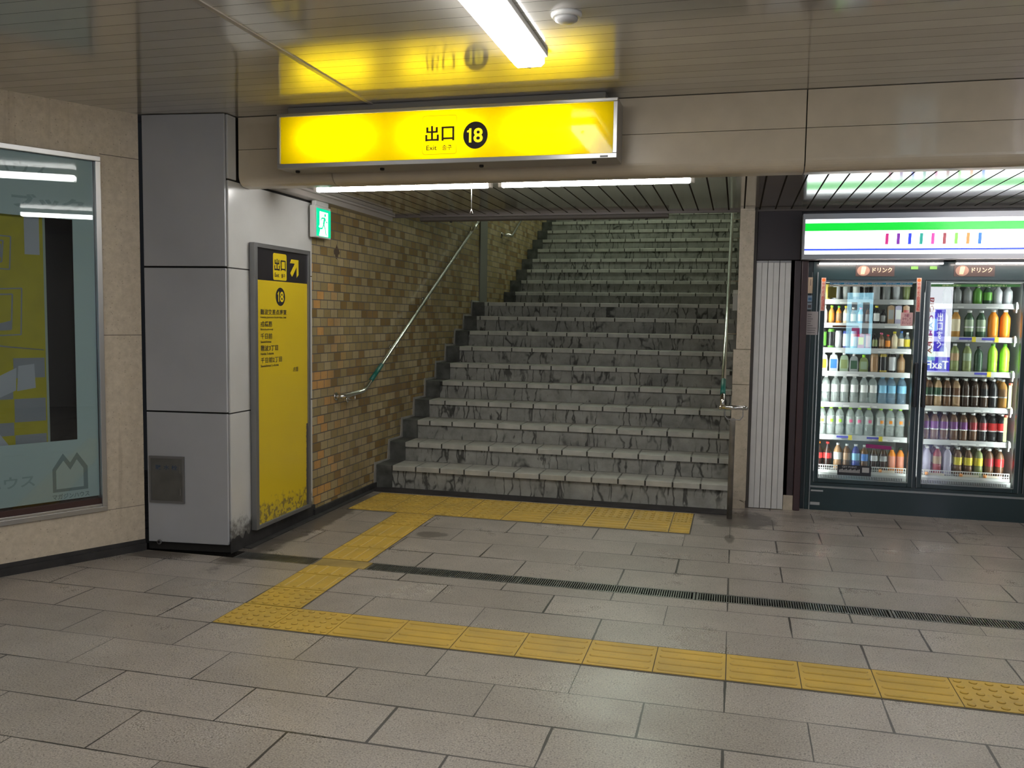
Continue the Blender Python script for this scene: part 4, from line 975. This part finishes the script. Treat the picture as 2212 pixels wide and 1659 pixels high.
        h.build('handle', M('handle_black', (0.015, 0.015, 0.016), 0.3), d, 0.006, 3)
    # header plates: can emblem and word
    X, Z = (1, 0, 0), (0, 0, 1)
    PB_ = M('header_plate', (0.06, 0.035, 0.03), 0.4); CR = M('warm_cream', (0.75, 0.55, 0.35), 0.5); DI = M('tan_disc', (0.32, 0.18, 0.13), 0.5)
    for cx in (0.944, 1.647, 2.4):
        MB().box(cx-0.056, cx+0.225, 7.296, 7.2999, 1.868, 1.952).build('drink_plate', PB_, t)
        MB().prism([(cx+0.046*math.cos(2*PI*k/30), 1.912+0.04*math.sin(2*PI*k/30)) for k in range(30)], 7.2952, 7.296, 'y').build('disc', DI, t)
        MB().prism([(cx-0.02, 1.885), (cx+0.008, 1.884), (cx+0.02, 1.936), (cx+0.014, 1.943), (cx-0.006, 1.944), (cx-0.014, 1.938)], 7.2945, 7.2952, 'y').build('can_symbol', CR, t)
        text('lettering', 'ドリンク', CR, t, (cx+0.066, 7.296, 1.898), X, Z, 0.142, 0.038, 0.014)
    for x in (1.286, 1.42): MB().box(x, x+0.05, 7.29, 7.2999, 1.922, 1.945).build('thermometer', M('green_display', (0.1, 0.25, 0.04), 0.4, emit=0.35, ecol=(0.25, 0.6, 0.08)), t)
    # stickers and papers
    RS = M('pink_sticker', (0.85, 0.55, 0.45), 0.5); RD = M('red_print', (0.7, 0.05, 0.04), 0.5); OR = M('orange_print', (0.9, 0.2, 0.04), 0.5)
    for nm, x, w in (('left', 0.6365, 0.034), ('right', 1.3305, 0.034)):
        MB().box(x, x+w, 7.2862, 7.288, 1.596, 1.856).build('warning_sticker', RS, t)
        MB().prism([(x+w/2+0.013*math.cos(2*PI*k/20), 1.838+0.013*math.sin(2*PI*k/20)) for k in range(20)], 7.2856, 7.2862, 'y').build('orange_dot', OR, t)
        text('lettering', 'や\nめ\nよ\nう\n飲\n酒\n運\n転', RD, t, (x+0.006, 7.2862, 1.602), X, Z, 0.022, 0.218, 0.008, line=0.9)
    MB().box(0.7, 1.306, 7.304, 7.3065, 1.806, 1.821).build('blue_banner', M('banner_blue', (0.03, 0.3, 0.6), 0.4), t)
    MB().box(0.7, 1.302, 7.304, 7.3065, 1.789, 1.803).build('white_banner', M('banner_white', (0.75, 0.73, 0.65), 0.4), t)
    for i in range(6): text('lettering', 'お酒コーナー', M('banner_letter', (0.85, 0.9, 0.95), 0.5), t, (0.706+0.102*i, 7.304, 1.808), X, Z, 0.075, 0.0105, 0.02)
    text('lettering', 'お酒は二十歳になってから　未成年者の飲酒は法律で禁じられています', M('banner_dark', (0.15, 0.12, 0.08), 0.5), t, (0.71, 7.304, 1.792), X, Z, 0.58, 0.0075, 0.0)
    MB().box(1.433, 2.053, 7.304, 7.3065, 1.79, 1.81).build('green_banner', M('banner_green', (0.05, 0.28, 0.04), 0.4), t)
    text('lettering', '携帯に便利！', M('banner_lime', (0.6, 0.8, 0.35), 0.5), t, (1.515, 7.304, 1.7925), X, Z, 0.13, 0.0145, 0.02)
    text('lettering', '気軽に持ち歩ける！', M('banner_lime', (0.6, 0.8, 0.35), 0.5), t, (1.76, 7.304, 1.7925), X, Z, 0.2, 0.0145, 0.02)
    MB().box(0.689, 0.755, 7.318, 7.3195, 1.70, 1.785).build('gold_card', M('gold_card', (0.4, 0.32, 0.03), 0.5), t)
    MB().box(1.232, 1.318, 7.304, 7.3065, 1.487, 1.59).build('pink_card', M('pink_card', (0.78, 0.5, 0.5), 0.5), t)
    text('lettering', '冷蔵!\n冷やして\nおいしい', M('pink_ink', (0.35, 0.05, 0.12), 0.5), t, (1.24, 7.304, 1.5), X, Z, 0.066, 0.08, 0.015)
    MB().box(0.815, 1.067, 7.304, 7.3065, 0.291, 0.374).build('black_card', BLACK, t)
    text('lettering', 'GET POINT', M('card_grey', (0.45, 0.45, 0.45), 0.5), t, (0.85, 7.304, 0.352), X, Z, 0.11, 0.014, 0.02)
    bs = MB()
    for i in range(15): bs.box(0.828+0.0105*i, 0.835+0.0105*i, 7.3032, 7.304, 0.314, 0.335+0.008*((i*7) % 3)/2)
    bs.box(1.0, 1.052, 7.3032, 7.304, 0.32, 0.36); bs.build('printed_picture', M('card_grey', (0.45, 0.45, 0.45), 0.5), t)
    MB().prism([(1.02, 0.52), (1.21, 0.512), (1.208, 0.54), (1.02, 0.55)], 7.304, 7.3065, 'y').build('purple_card', M('purple_card', (0.3, 0.02, 0.16), 0.4), t)
    MB().box(0.735, 0.93, 7.318, 7.3195, 1.468, 1.483).build('orange_tag_strip', M('rust_strip', (0.4, 0.12, 0.04), 0.5), t)
    MB().box(0.62, 0.713, 7.2905, 7.292, 0.15, 0.163).build('maker_label', M('label_grey', (0.4, 0.42, 0.43), 0.5), t)
    MB().box(0.617, 0.69, 7.2905, 7.292, 0.04, 0.063).build('maker_label', M('label_grey', (0.4, 0.42, 0.43), 0.5), t)
    for (x, z0, z1) in ((1.44, 0.86, 1.07), (2.05, 0.86, 1.05), (1.425, 0.6, 0.8), (2.03, 0.6, 0.8)):
        MB().box(x, x+0.022, 7.434, 7.4365, z0, z1).build('green_card', M('olive_card', (0.32, 0.4, 0.14), 0.5), t)
        MB().lathe([(0.0, 0), (0.014, 0), (0.014, 0.016), (0, 0.016)], (x+0.011, 7.433, z1-0.01), 12, False).build('red_disc', M('red_disc', (0.7, 0.1, 0.06), 0.5), t)
    # shelf end brackets on the bright side of the middle door
    for z in SH2[:-1]: MB().prism([(7.44, z-0.05), (7.5, z-0.05), (7.5, z+0.03), (7.43, z+0.03), (7.43, z-0.02)], 2.07, 2.078, 'x').build('shelf_bracket', LIP, t)
fridge()
def notices():
    Yv = 7.296
    X, Z = (1, 0, 0), (0, 0, 1)
    for (x0, x1, z0, z1, mt, lab, txt) in ((0.57, 0.575, 0, 0, None, None, None),
        (0.536, 0.578, 1.734, 1.86, M('cream_notice', (0.62, 0.5, 0.36), 0.6), 'narrow cream notice on the post left of the fridge', None),
        (0.532, 0.576, 1.667, 1.717, M('blue_white_notice', (0.3, 0.42, 0.55), 0.6), 'small blue and white pictogram notice, above a similar one', 1),
        (0.531, 0.575, 1.606, 1.66, M('blue_white_notice2', (0.3, 0.36, 0.42), 0.6), 'small grey and blue pictogram notice under the blue and white one', 2),
        (0.533, 0.622, 1.405, 1.59, M('grey_notice', (0.4, 0.37, 0.37), 0.6), 'crumpled grey printed notice below the pictograms', 3)):
        if mt is None: continue
        t = thing('notice', ((x0+x1)/2, 7.28, z0), lab, 'notice')
        Y_ = 7.2845 if txt == 3 else 7.3035
        MB().box(x0, x1, Y_, Y_+0.002, z0, z1).build('sheet', mt, t)
        DK = M('notice_ink', (0.1, 0.09, 0.1), 0.6)
        if txt == 3:
            m = MB()
            rr = random.Random(4)
            for i in range(9): m.box(x0+0.01, x0+0.03+rr.random()*0.05, Y_-0.0005, Y_, z1-0.025-0.018*i, z1-0.021-0.018*i)
            m.build('print_lines', DK, t)
        elif txt:
            MB().box(x0+0.012, x1-0.008, Y_-0.0005, Y_, z0+0.012, z1-0.018).build('pictogram', M('notice_blue', (0.08, 0.2, 0.4), 0.6) if txt == 1 else DK, t)
        else:
            MB().box(x0+0.02, x0+0.024, Y_-0.0005, Y_, z0+0.06, z1-0.015).build('print_lines', DK, t)
notices()

# ---------------------------------------------------------------- drinks
DM = {}
def dmesh(kind, part, mt, r, h):
    key = (kind, part, mt.name, round(r, 4), round(h, 4))
    if key in DM: return DM[key]
    m = MB()
    P = {
     'pet': [(0.86, 0), (1, 0.02), (1, 0.10), (0.965, 0.115), (1, 0.13), (1, 0.30), (0.95, 0.33), (0.95, 0.36), (1, 0.39), (1, 0.66), (0.93, 0.735), (0.72, 0.82), (0.42, 0.885), (0.34, 0.91), (0.34, 0.935)],
     'cola': [(0.8, 0), (0.95, 0.03), (0.98, 0.2), (0.9, 0.3), (1, 0.42), (1, 0.58), (0.8, 0.70), (0.5, 0.82), (0.36, 0.9), (0.34, 0.94)],
     'square': [(0.92, 0), (1, 0.02), (1, 0.70), (0.88, 0.76), (0.6, 0.84), (0.44, 0.88), (0.42, 0.93)],
     'small': [(0.9, 0), (1, 0.03), (1, 0.6), (0.9, 0.68), (0.55, 0.78), (0.42, 0.83), (0.42, 0.9)],
     'can': [(0.8, 0), (0.98, 0.03), (1, 0.06), (1, 0.88), (0.88, 0.95), (0.84, 0.97), (0.86, 1.0), (0.8, 0.985)],
     'cup': [(0.72, 0), (0.75, 0.02), (1, 0.93), (1.04, 0.95), (1.04, 1.0)],
     'jug': [(0.9, 0), (1, 0.03), (1, 0.55), (0.8, 0.68), (0.5, 0.8), (0.4, 0.88), (0.4, 0.92)],
    }
    if kind in ('carton',):
        if part == 'body': m.box(-r, r, -r, r, 0, h*0.93); m.prism([(-r, h*0.93), (r, h*0.93), (0.15*r, h), (-0.15*r, h)], -r, r, 'y')
        elif part == 'label': m.box(-r*0.8, r*0.8, -r-0.0006, -r, h*0.25, h*0.75)
        else: m.lathe([(0.3*r, h*0.97), (0.3*r, h*1.06)], (0, 0, 0), 12)
    elif kind == 'pouch':
        if part == 'body': m.prism([(-r, 0), (r, 0), (r*1.05, h*0.5), (r*0.8, h*0.78), (0.3*r, h*0.84), (-0.3*r, h*0.84), (-r*0.8, h*0.78), (-r*1.05, h*0.5)], -r*0.35, r*0.35, 'y')
        elif part == 'label': m.box(-r*0.75, r*0.75, -r*0.35-0.0006, -r*0.35, h*0.15, h*0.6)
        else: m.lathe([(0.4*r, h*0.84), (0.4*r, h)], (0, 0, 0), 12)
    else:
        pr = P[kind]
        if part == 'body': m.lathe([(a*r, b*h) for a, b in pr], (0, 0, 0), 16)
        elif part == 'cap':
            c0 = pr[-1][1]; cr = pr[-1][0]+0.09
            m.lathe([(cr*r, (c0-0.015)*h), (cr*r, 0.992*h), (cr*r*0.85, h)], (0, 0, 0), 14)
        elif part == 'label':
            lo, hi = {'pet': (0.39, 0.66), 'cola': (0.4, 0.6), 'square': (0.22, 0.66), 'small': (0.15, 0.58), 'can': (0.12, 0.84), 'cup': (0.2, 0.8), 'jug': (0.1, 0.5)}[kind]
            if kind == 'cup': m.lathe([(r*(0.75+0.25*lo)*1.02, lo*h), (r*(0.75+0.25*hi)*1.02, hi*h)], (0, 0, 0), 16, False)
            else: m.lathe([(r*1.012, lo*h), (r*1.012, hi*h)], (0, 0, 0), 16, False)
        elif part == 'band': m.lathe([(r*1.02, 0.36*h), (r*1.02, 0.40*h)], (0, 0, 0), 16, False)
        elif part == 'lid': m.lathe([(r*0.8, 0.985*h), (r*0.78, 1.0*h)], (0, 0, 0), 14)
    DM[key] = m.mesh(kind+'_'+part, mt); return DM[key]
def C3(name, c, rough=0.25): return M('drink_'+name, c, rough)
CLEAR = M_thin('clear_bottle', (0.95, 0.98, 0.97), 0.26, 0.06, (0.85, 0.9, 0.88), 2.0)
CLEARB = M_thin('blue_clear_bottle', (0.82, 0.92, 0.97), 0.3, 0.06, (0.45, 0.62, 0.75), 1.6)
PAL = dict(white=(0.75, 0.76, 0.74), cream=(0.72, 0.62, 0.42), red=(0.62, 0.04, 0.04), dred=(0.3, 0.03, 0.04), cola=(0.03, 0.012, 0.01), orange=(0.85, 0.28, 0.03), amber=(0.5, 0.25, 0.06),
    tan=(0.4, 0.26, 0.14), green=(0.12, 0.35, 0.05), lime=(0.4, 0.8, 0.06), olive=(0.22, 0.26, 0.1), dgreen=(0.04, 0.09, 0.05), blue=(0.06, 0.2, 0.6), lblue=(0.25, 0.55, 0.75), navy=(0.04, 0.06, 0.28),
    yellow=(0.75, 0.62, 0.05), gold=(0.5, 0.38, 0.08), brown=(0.14, 0.07, 0.035), black=(0.02, 0.02, 0.022), purple=(0.17, 0.05, 0.2), lilac=(0.45, 0.42, 0.55), pink=(0.8, 0.15, 0.3), grey=(0.3, 0.31, 0.31), silver=(0.55, 0.56, 0.58),
    dbrown=(0.05, 0.03, 0.02), sage=(0.3, 0.38, 0.26), teal=(0.03, 0.3, 0.3), salmon=(0.75, 0.3, 0.2), copper=(0.35, 0.2, 0.1))
def pm(c): 
    if c == 'clear': return CLEAR
    if c == 'bclear': return CLEARB
    return C3(c, PAL[c])
NOUN = dict(pet='bottle', cola='bottle', square='bottle', small='bottle', can='can', cup='cup', jug='jug', carton='carton', pouch='pouch')
CN = dict(clear='clear', bclear='blue tinted', dred='dark red', lblue='light blue', dgreen='dark green', dbrown='dark brown')
def drink(kind, x, y, z, r, h, body, label, cap, text_, group, band=None):
    nm = {'pet': 'drink_bottle', 'cola': 'drink_bottle', 'square': 'drink_bottle', 'small': 'small_bottle', 'can': 'drink_can', 'cup': 'drink_cup', 'jug': 'drink_jug', 'carton': 'drink_carton', 'pouch': 'drink_pouch'}[kind]
    t = thing(nm, (x, y, z), text_, NOUN[kind], group)
    t['label'] = ' '.join(text_.split()[:16])
    def part(n, mt, pn):
        o = bpy.data.objects.new(pn, dmesh(kind, n, mt, r, h)); COL.objects.link(o); o.parent = t; return o
    part('body', pm(body), 'body')
    if label: part('label', pm(label), 'label_sleeve')
    if cap and kind not in ('can', 'cup'): part('cap', pm(cap), 'cap')
    if kind in ('can', 'cup'): part('lid', pm('silver'), 'lid')
    if band: part('band', pm(band), 'white_band')
    t.rotation_euler = (0, 0, random.uniform(-0.3, 0.3)) if kind not in ('carton', 'pouch') else (0, 0, random.uniform(-0.1, 0.1))
    return t
SHN = {0: ('top', 'second', 'third', 'fourth', 'fifth', 'sixth', 'lowest'), 1: ('top', 'second', 'third', 'fourth', 'fifth', 'lowest')}
DN = ('left', 'middle', 'right')
def row(di, si, items, kinddef, deep=0, ybase=7.515, mark=''):
    """items: list of (px-derived x, kind, h, r, body, label, cap, band)"""
    SH = SH1 if di == 0 else SH2
    last = si == len(SH)-1
    z = SH[si]+(0.0145 if not last else -0.0115)
    for dpt in range(deep+1):
        for i, it in enumerate(items):
            x, kind, h, r, body, label, cap, band = it
            y = ybase+r*0+dpt*0.088
            cw = CN.get(label or body, label or body); kw = CN.get(cap, cap)
            base = '%s %s%s' % (cw, NOUN[kind], (' with %s cap' % kw) if cap and kind not in ('can', 'cup') else '')
            where = '%s from left, %s shelf, %s fridge door' % (ORD[i], SHN[min(di, 1)][si], DN[di])
            if dpt: where = ('just' if dpt == 1 else 'far')+' behind the '+where.replace(' from left', ' one')
            txt = base+', '+where
            drink(kind, x+(dpt*0.006), y, z, r, h, body, label, cap, txt, 'drinks on the %s shelf behind the %s door' % (SHN[min(di, 1)][si], DN[di]), band)
def lin(a, b, n): return [a+(b-a)*i/(n-1) for i in range(n)]
# ---- left door
row(0, 0, [(x, 'can' if i in (0, 1, 5, 6) else 'cup', 0.125, 0.03, c, l, None, None) for i, (x, c, l) in enumerate(zip(lin(0.70, 1.30, 9), ('gold', 'silver', 'grey', 'silver', 'grey', 'silver', 'grey', 'silver', 'olive'), ('gold', 'silver', 'grey', 'white', 'black', 'silver', 'grey', 'silver', 'olive')))], None)
row(0, 1, [(0.69, 'small', 0.15, 0.024, 'white', 'white', 'white', None), (0.745, 'small', 0.145, 0.023, 'amber', 'orange', 'lime', None), (0.80, 'small', 0.142, 0.022, 'orange', 'copper', 'green', None), (0.855, 'small', 0.142, 0.023, 'cream', 'white', 'yellow', None),
    (0.91, 'small', 0.13, 0.022, 'brown', 'cream', 'white', None), (0.965, 'small', 0.13, 0.022, 'lblue', 'white', 'pink', None), (1.02, 'small', 0.13, 0.022, 'brown', 'grey', 'black', None), (1.085, 'small', 0.145, 0.024, 'black', 'white', 'yellow', None), (1.135, 'small', 0.115, 0.02, 'black', 'grey', 'black', None),
    (1.19, 'carton', 0.15, 0.024, 'tan', 'grey', None, None), (1.245, 'carton', 0.15, 0.024, 'lilac', 'white', None, None), (1.30, 'carton', 0.15, 0.024, 'copper', 'dred', None, None)], None)
row(0, 2, [(0.69, 'can', 0.155, 0.026, 'black', 'green', None, None), (0.747, 'can', 0.155, 0.026, 'green', 'black', None, None), (0.805, 'can', 0.14, 0.026, 'silver', 'silver', None, None), (0.862, 'can', 0.14, 0.026, 'navy', 'silver', None, None), (0.92, 'can', 0.14, 0.026, 'lblue', 'white', None, None),
    (0.975, 'carton', 0.12, 0.024, 'red', 'yellow', None, None), (1.025, 'can', 0.12, 0.025, 'red', 'salmon', None, None), (1.08, 'small', 0.125, 0.022, 'black', 'olive', 'black', None), (1.13, 'small', 0.13, 0.0215, 'brown', 'tan', 'pink', None), (1.178, 'small', 0.115, 0.02, 'brown', 'orange', 'red', None),
    (1.228, 'small', 0.14, 0.024, 'cream', 'cream', 'yellow', None), (1.277, 'small', 0.145, 0.022, 'bclear', 'cream', 'blue', None), (1.322, 'small', 0.135, 0.022, 'clear', 'yellow', 'white', None)], None)
row(0, 3, [(0.695, 'pouch', 0.165, 0.0325, 'white', 'orange', 'white', None), (0.775, 'pouch', 0.165, 0.0325, 'silver', 'blue', 'white', None), (0.855, 'pouch', 0.16, 0.0325, 'sage', 'olive', 'white', None), (0.93, 'pouch', 0.15, 0.0325, 'grey', 'dgreen', 'white', None), (1.005, 'pouch', 0.14, 0.0325, 'olive', 'sage', 'lime', None),
    (1.085, 'can', 0.15, 0.03, 'tan', 'copper', None, None), (1.15, 'can', 0.15, 0.03, 'gold', 'black', None, None), (1.215, 'can', 0.15, 0.03, 'black', 'silver', None, None), (1.285, 'small', 0.16, 0.029, 'copper', 'tan', 'gold', None)], None)
xs5 = [0.724, 0.797, 0.867, 0.942, 1.016, 1.083, 1.155, 1.222, 1.302]
row(0, 4, [(x, 'pet', 0.222, 0.0325, 'clear' if i < 6 else 'bclear', 'white' if i < 6 else 'lblue', 'white' if i < 6 else 'lblue', None) for i, x in enumerate(xs5)], None, deep=1)
row(0, 5, [(x, 'pet', 0.232, 0.0325, 'clear', ('sage', 'sage', 'sage', 'salmon', 'salmon', 'salmon', 'orange', 'orange', 'orange')[i] if False else None, 'lime', None) for i, x in enumerate([0.705, 0.772, 0.84, 0.922, 0.99, 1.063, 1.15, 1.225, 1.298])], None, deep=1)
row(0, 6, [(0.688, 'cola', 0.225, 0.032, 'cola', 'red', 'orange', None), (0.757, 'cola', 0.225, 0.033, 'cola', 'red', 'red', None), (0.836, 'pet', 0.22, 0.032, 'copper', 'white', 'white', None), (0.904, 'pet', 0.215, 0.031, 'brown', 'copper', 'white', None), (0.974, 'pet', 0.215, 0.033, 'navy', 'lblue', 'white', None), (1.04, 'pet', 0.21, 0.031, 'brown', 'blue', 'white', None),
    (1.112, 'cola', 0.215, 0.031, 'cola', 'silver', 'white', None), (1.182, 'cola', 0.215, 0.031, 'cola', 'grey', 'white', None), (1.248, 'square', 0.2, 0.029, 'orange', 'salmon', 'dgreen', None), (1.312, 'square', 0.2, 0.029, 'orange', 'salmon', 'dgreen', None)], None)
# printed motifs on the fifth-shelf labels
for o in [o for o in COL.objects if o.get('group') == 'drinks on the sixth shelf behind the left door']:
    i = min(range(9), key=lambda k: abs([0.705, 0.772, 0.84, 0.922, 0.99, 1.063, 1.15, 1.225, 1.298][k]-o.location.x+(0.006 if o.location.y > 7.56 else 0)))
    c = ('lime', 'pink', 'orange')[i//3]
    b = bpy.data.objects.new('label_sleeve', dmesh('pet', 'label', M_thin('thin_label', (0.9, 0.92, 0.9), 0.5, 0.3, (0.7, 0.72, 0.7)), 0.0325, 0.232)); COL.objects.link(b); b.parent = o
    m = MB(); r = 0.0337
    def cyl(w, z0, z1):
        n = 6
        for k in range(n):
            a0 = -PI/2-w+2*w*k/n; a1 = -PI/2-w+2*w*(k+1)/n
            m.add([(r*math.cos(a0), r*math.sin(a0), z0), (r*math.cos(a1), r*math.sin(a1), z0), (r*math.cos(a1), r*math.sin(a1), z1), (r*math.cos(a0), r*math.sin(a0), z1)], [(0, 1, 2, 3)])
    cyl(0.38, 0.105, 0.13)
    q = bpy.data.objects.new('fruit_print', m.mesh('fruit_print', pm(c))); COL.objects.link(q); q.parent = o
    o['label'] = o['label'].replace('clear bottle with lime cap', '%s-print lime-capped bottle' % ('green', 'pink', 'orange')[i//3])
# ---- middle door
row(1, 0, [(x, 'square', 0.14, 0.032, c, l, 'grey', None) for x, c, l in zip(lin(1.60, 2.03, 7), ('dgreen', 'grey', 'grey', 'green', 'dgreen', 'silver', 'silver'), ('dgreen', 'grey', 'grey', 'green', 'green', 'silver', 'silver'))], None)
row(1, 1, [(1.51, 'square', 0.215, 0.03, 'navy', 'lblue', 'white', None), (1.583, 'square', 0.215, 0.033, 'grey', 'grey', 'grey', None), (1.668, 'square', 0.215, 0.035, 'amber', 'cream', 'white', None), (1.765, 'square', 0.21, 0.034, 'dgreen', 'sage', 'white', 'white'), (1.85, 'square', 0.21, 0.034, 'dgreen', 'sage', 'white', 'white'), (1.936, 'square', 0.218, 0.036, 'orange', 'orange', 'white', None), (2.02, 'square', 0.218, 0.036, 'orange', 'orange', 'white', None)], None, deep=0)
row(1, 2, [(1.43, 'pet', 0.215, 0.032, 'olive', 'green', 'white', None), (1.505, 'pet', 0.215, 0.032, 'dgreen', 'green', 'white', None), (1.59, 'pet', 0.22, 0.034, 'sage', 'grey', 'white', None), (1.673, 'pet', 0.22, 0.034, 'olive', 'tan', 'white', None), (1.762, 'pet', 0.22, 0.034, 'olive', 'sage', 'white', None), (1.845, 'pet', 0.2, 0.03, 'dgreen', 'dgreen', 'black', None), (1.945, 'pet', 0.225, 0.034, 'lime', 'lime', 'green', None), (2.03, 'pet', 0.225, 0.034, 'lime', 'lime', 'green', None)], None, deep=0)
xd = [1.505, 1.582, 1.65, 1.735, 1.81, 1.875, 1.945, 2.01, 2.065]
xd = lin(1.50, 2.03, 9)
row(1, 3, [(x, 'pet', 0.225, 0.032, c, l, 'white', 'white') for x, c, l in zip(xd, ('brown', 'tan', 'brown', 'tan', 'dbrown', 'dbrown', 'dbrown', 'black', 'amber'), ('dgreen', 'dgreen', 'dbrown', 'brown', 'dbrown', 'dbrown', 'black', 'black', 'copper'))], None, deep=2)
row(1, 4, [(x, 'pet', 0.222, 0.032, c, l, 'white', 'white') for x, c, l in zip(lin(1.485, 2.04, 9), ('brown',)*6+('black',)*3, ('purple', 'purple', 'purple', 'purple', 'purple', 'dred', 'dred', 'red', 'red'))], None, deep=2)
row(1, 5, [(1.44, 'small', 0.18, 0.027, 'silver', 'white', 'white', None)]+[(x, 'pet', 0.228, 0.032, c, l, 'white', None) for x, c, l in zip(lin(1.51, 2.035, 8), ('lilac', 'dred', 'lilac', 'brown', 'brown', 'olive', 'brown', 'brown'), ('lilac', 'tan', 'lilac', 'yellow', 'yellow', 'yellow', 'dred', 'red'))], None, deep=2)
# ---- right door
for si, c, l in ((0, 'grey', 'silver'), (1, 'amber', 'orange'), (2, 'green', 'lime'), (3, 'brown', 'yellow'), (4, 'silver', 'white'), (5, 'lime', 'yellow')):
    row(2, si, [(x, 'pet' if si else 'square', 0.2 if si else 0.14, 0.032, c, l, 'white', None) for x in lin(2.2, 2.78, 8)], None)

# ================================================================== BEHIND THE CAMERA (seen only as reflections)
t = thing('shop_pillar_sign', (3.63, -3.0, 0.1), 'tall lit white pillar sign across the passage, seen mirrored in the fridge glass', 'sign')
LWm = M('pillar_sign_white', (0.8, 0.8, 0.85), 0.4, emit=9, ecol=(0.9, 0.93, 1.0)); BLm = M('pillar_sign_blue', (0.05, 0.04, 0.5), 0.4, emit=6.0, ecol=(0.1, 0.06, 0.9))
MB().box(3.41, 3.86, -3.3, -3.02, 0.0, 2.35).build('case', ALUD, t)
MB().box(3.42, 3.85, -3.02, -3.01, 0.7, 2.3).build('white_face', LWm, t)
MB().box(3.42, 3.85, -3.0095, -3.005, 0.62, 0.9).box(3.56, 3.74, -3.0095, -3.005, 1.0, 1.78).build('blue_panels', BLm, t)
text('red_lettering', 'BIC CAMERA', M('pillar_red', (0.6, 0.03, 0.03), 0.4, emit=3), t, (3.535, -3.01, 2.0), (0, 0, -1), (-1, 0, 0), 1.05, 0.07, 0.02)
text('white_lettering', '出\n口\nす\nぐ', M('pillar_sign_white', ()), t, (3.70, -3.005, 1.06), (-1, 0, 0), (0, 0, 1), 0.1, 0.66, 0.012)
text('white_lettering', 'TaxF', M('pillar_sign_white', ()), t, (3.83, -3.005, 0.68), (-1, 0, 0), (0, 0, 1), 0.36, 0.15, 0.02)
t = thing('lit_poster', (2.25, -3.0, 0.9), 'pale blue lit poster across the passage, seen mirrored in the fridge glass', 'poster')
MB().box(2.0, 2.5, -3.1, -3.02, 0.9, 2.1).build('case', ALUD, t)
MB().box(2.02, 2.48, -3.02, -3.01, 0.92, 2.08).build('face', M('poster_sky', (0.3, 0.6, 0.75), 0.4, emit=6, ecol=(0.4, 0.8, 1.0)), t)
m = MB(); m.box(2.12, 2.26, -3.0095, -3.005, 1.25, 1.42); m.build('pink_shape', M('poster_pink', (0.7, 0.05, 0.3), 0.4, emit=3), t)
MB().box(2.1, 2.2, -3.0095, -3.005, 1.75, 1.9).box(2.3, 2.42, -3.0095, -3.005, 1.3, 1.9).build('grey_shape', M('poster_dim', (0.2, 0.25, 0.3), 0.4, emit=2.5), t)
MB().box(2.02, 2.06, -3.06, -3.03, 0, 0.9).box(2.44, 2.48, -3.06, -3.03, 0, 0.9).build('stand', ALUD, t)
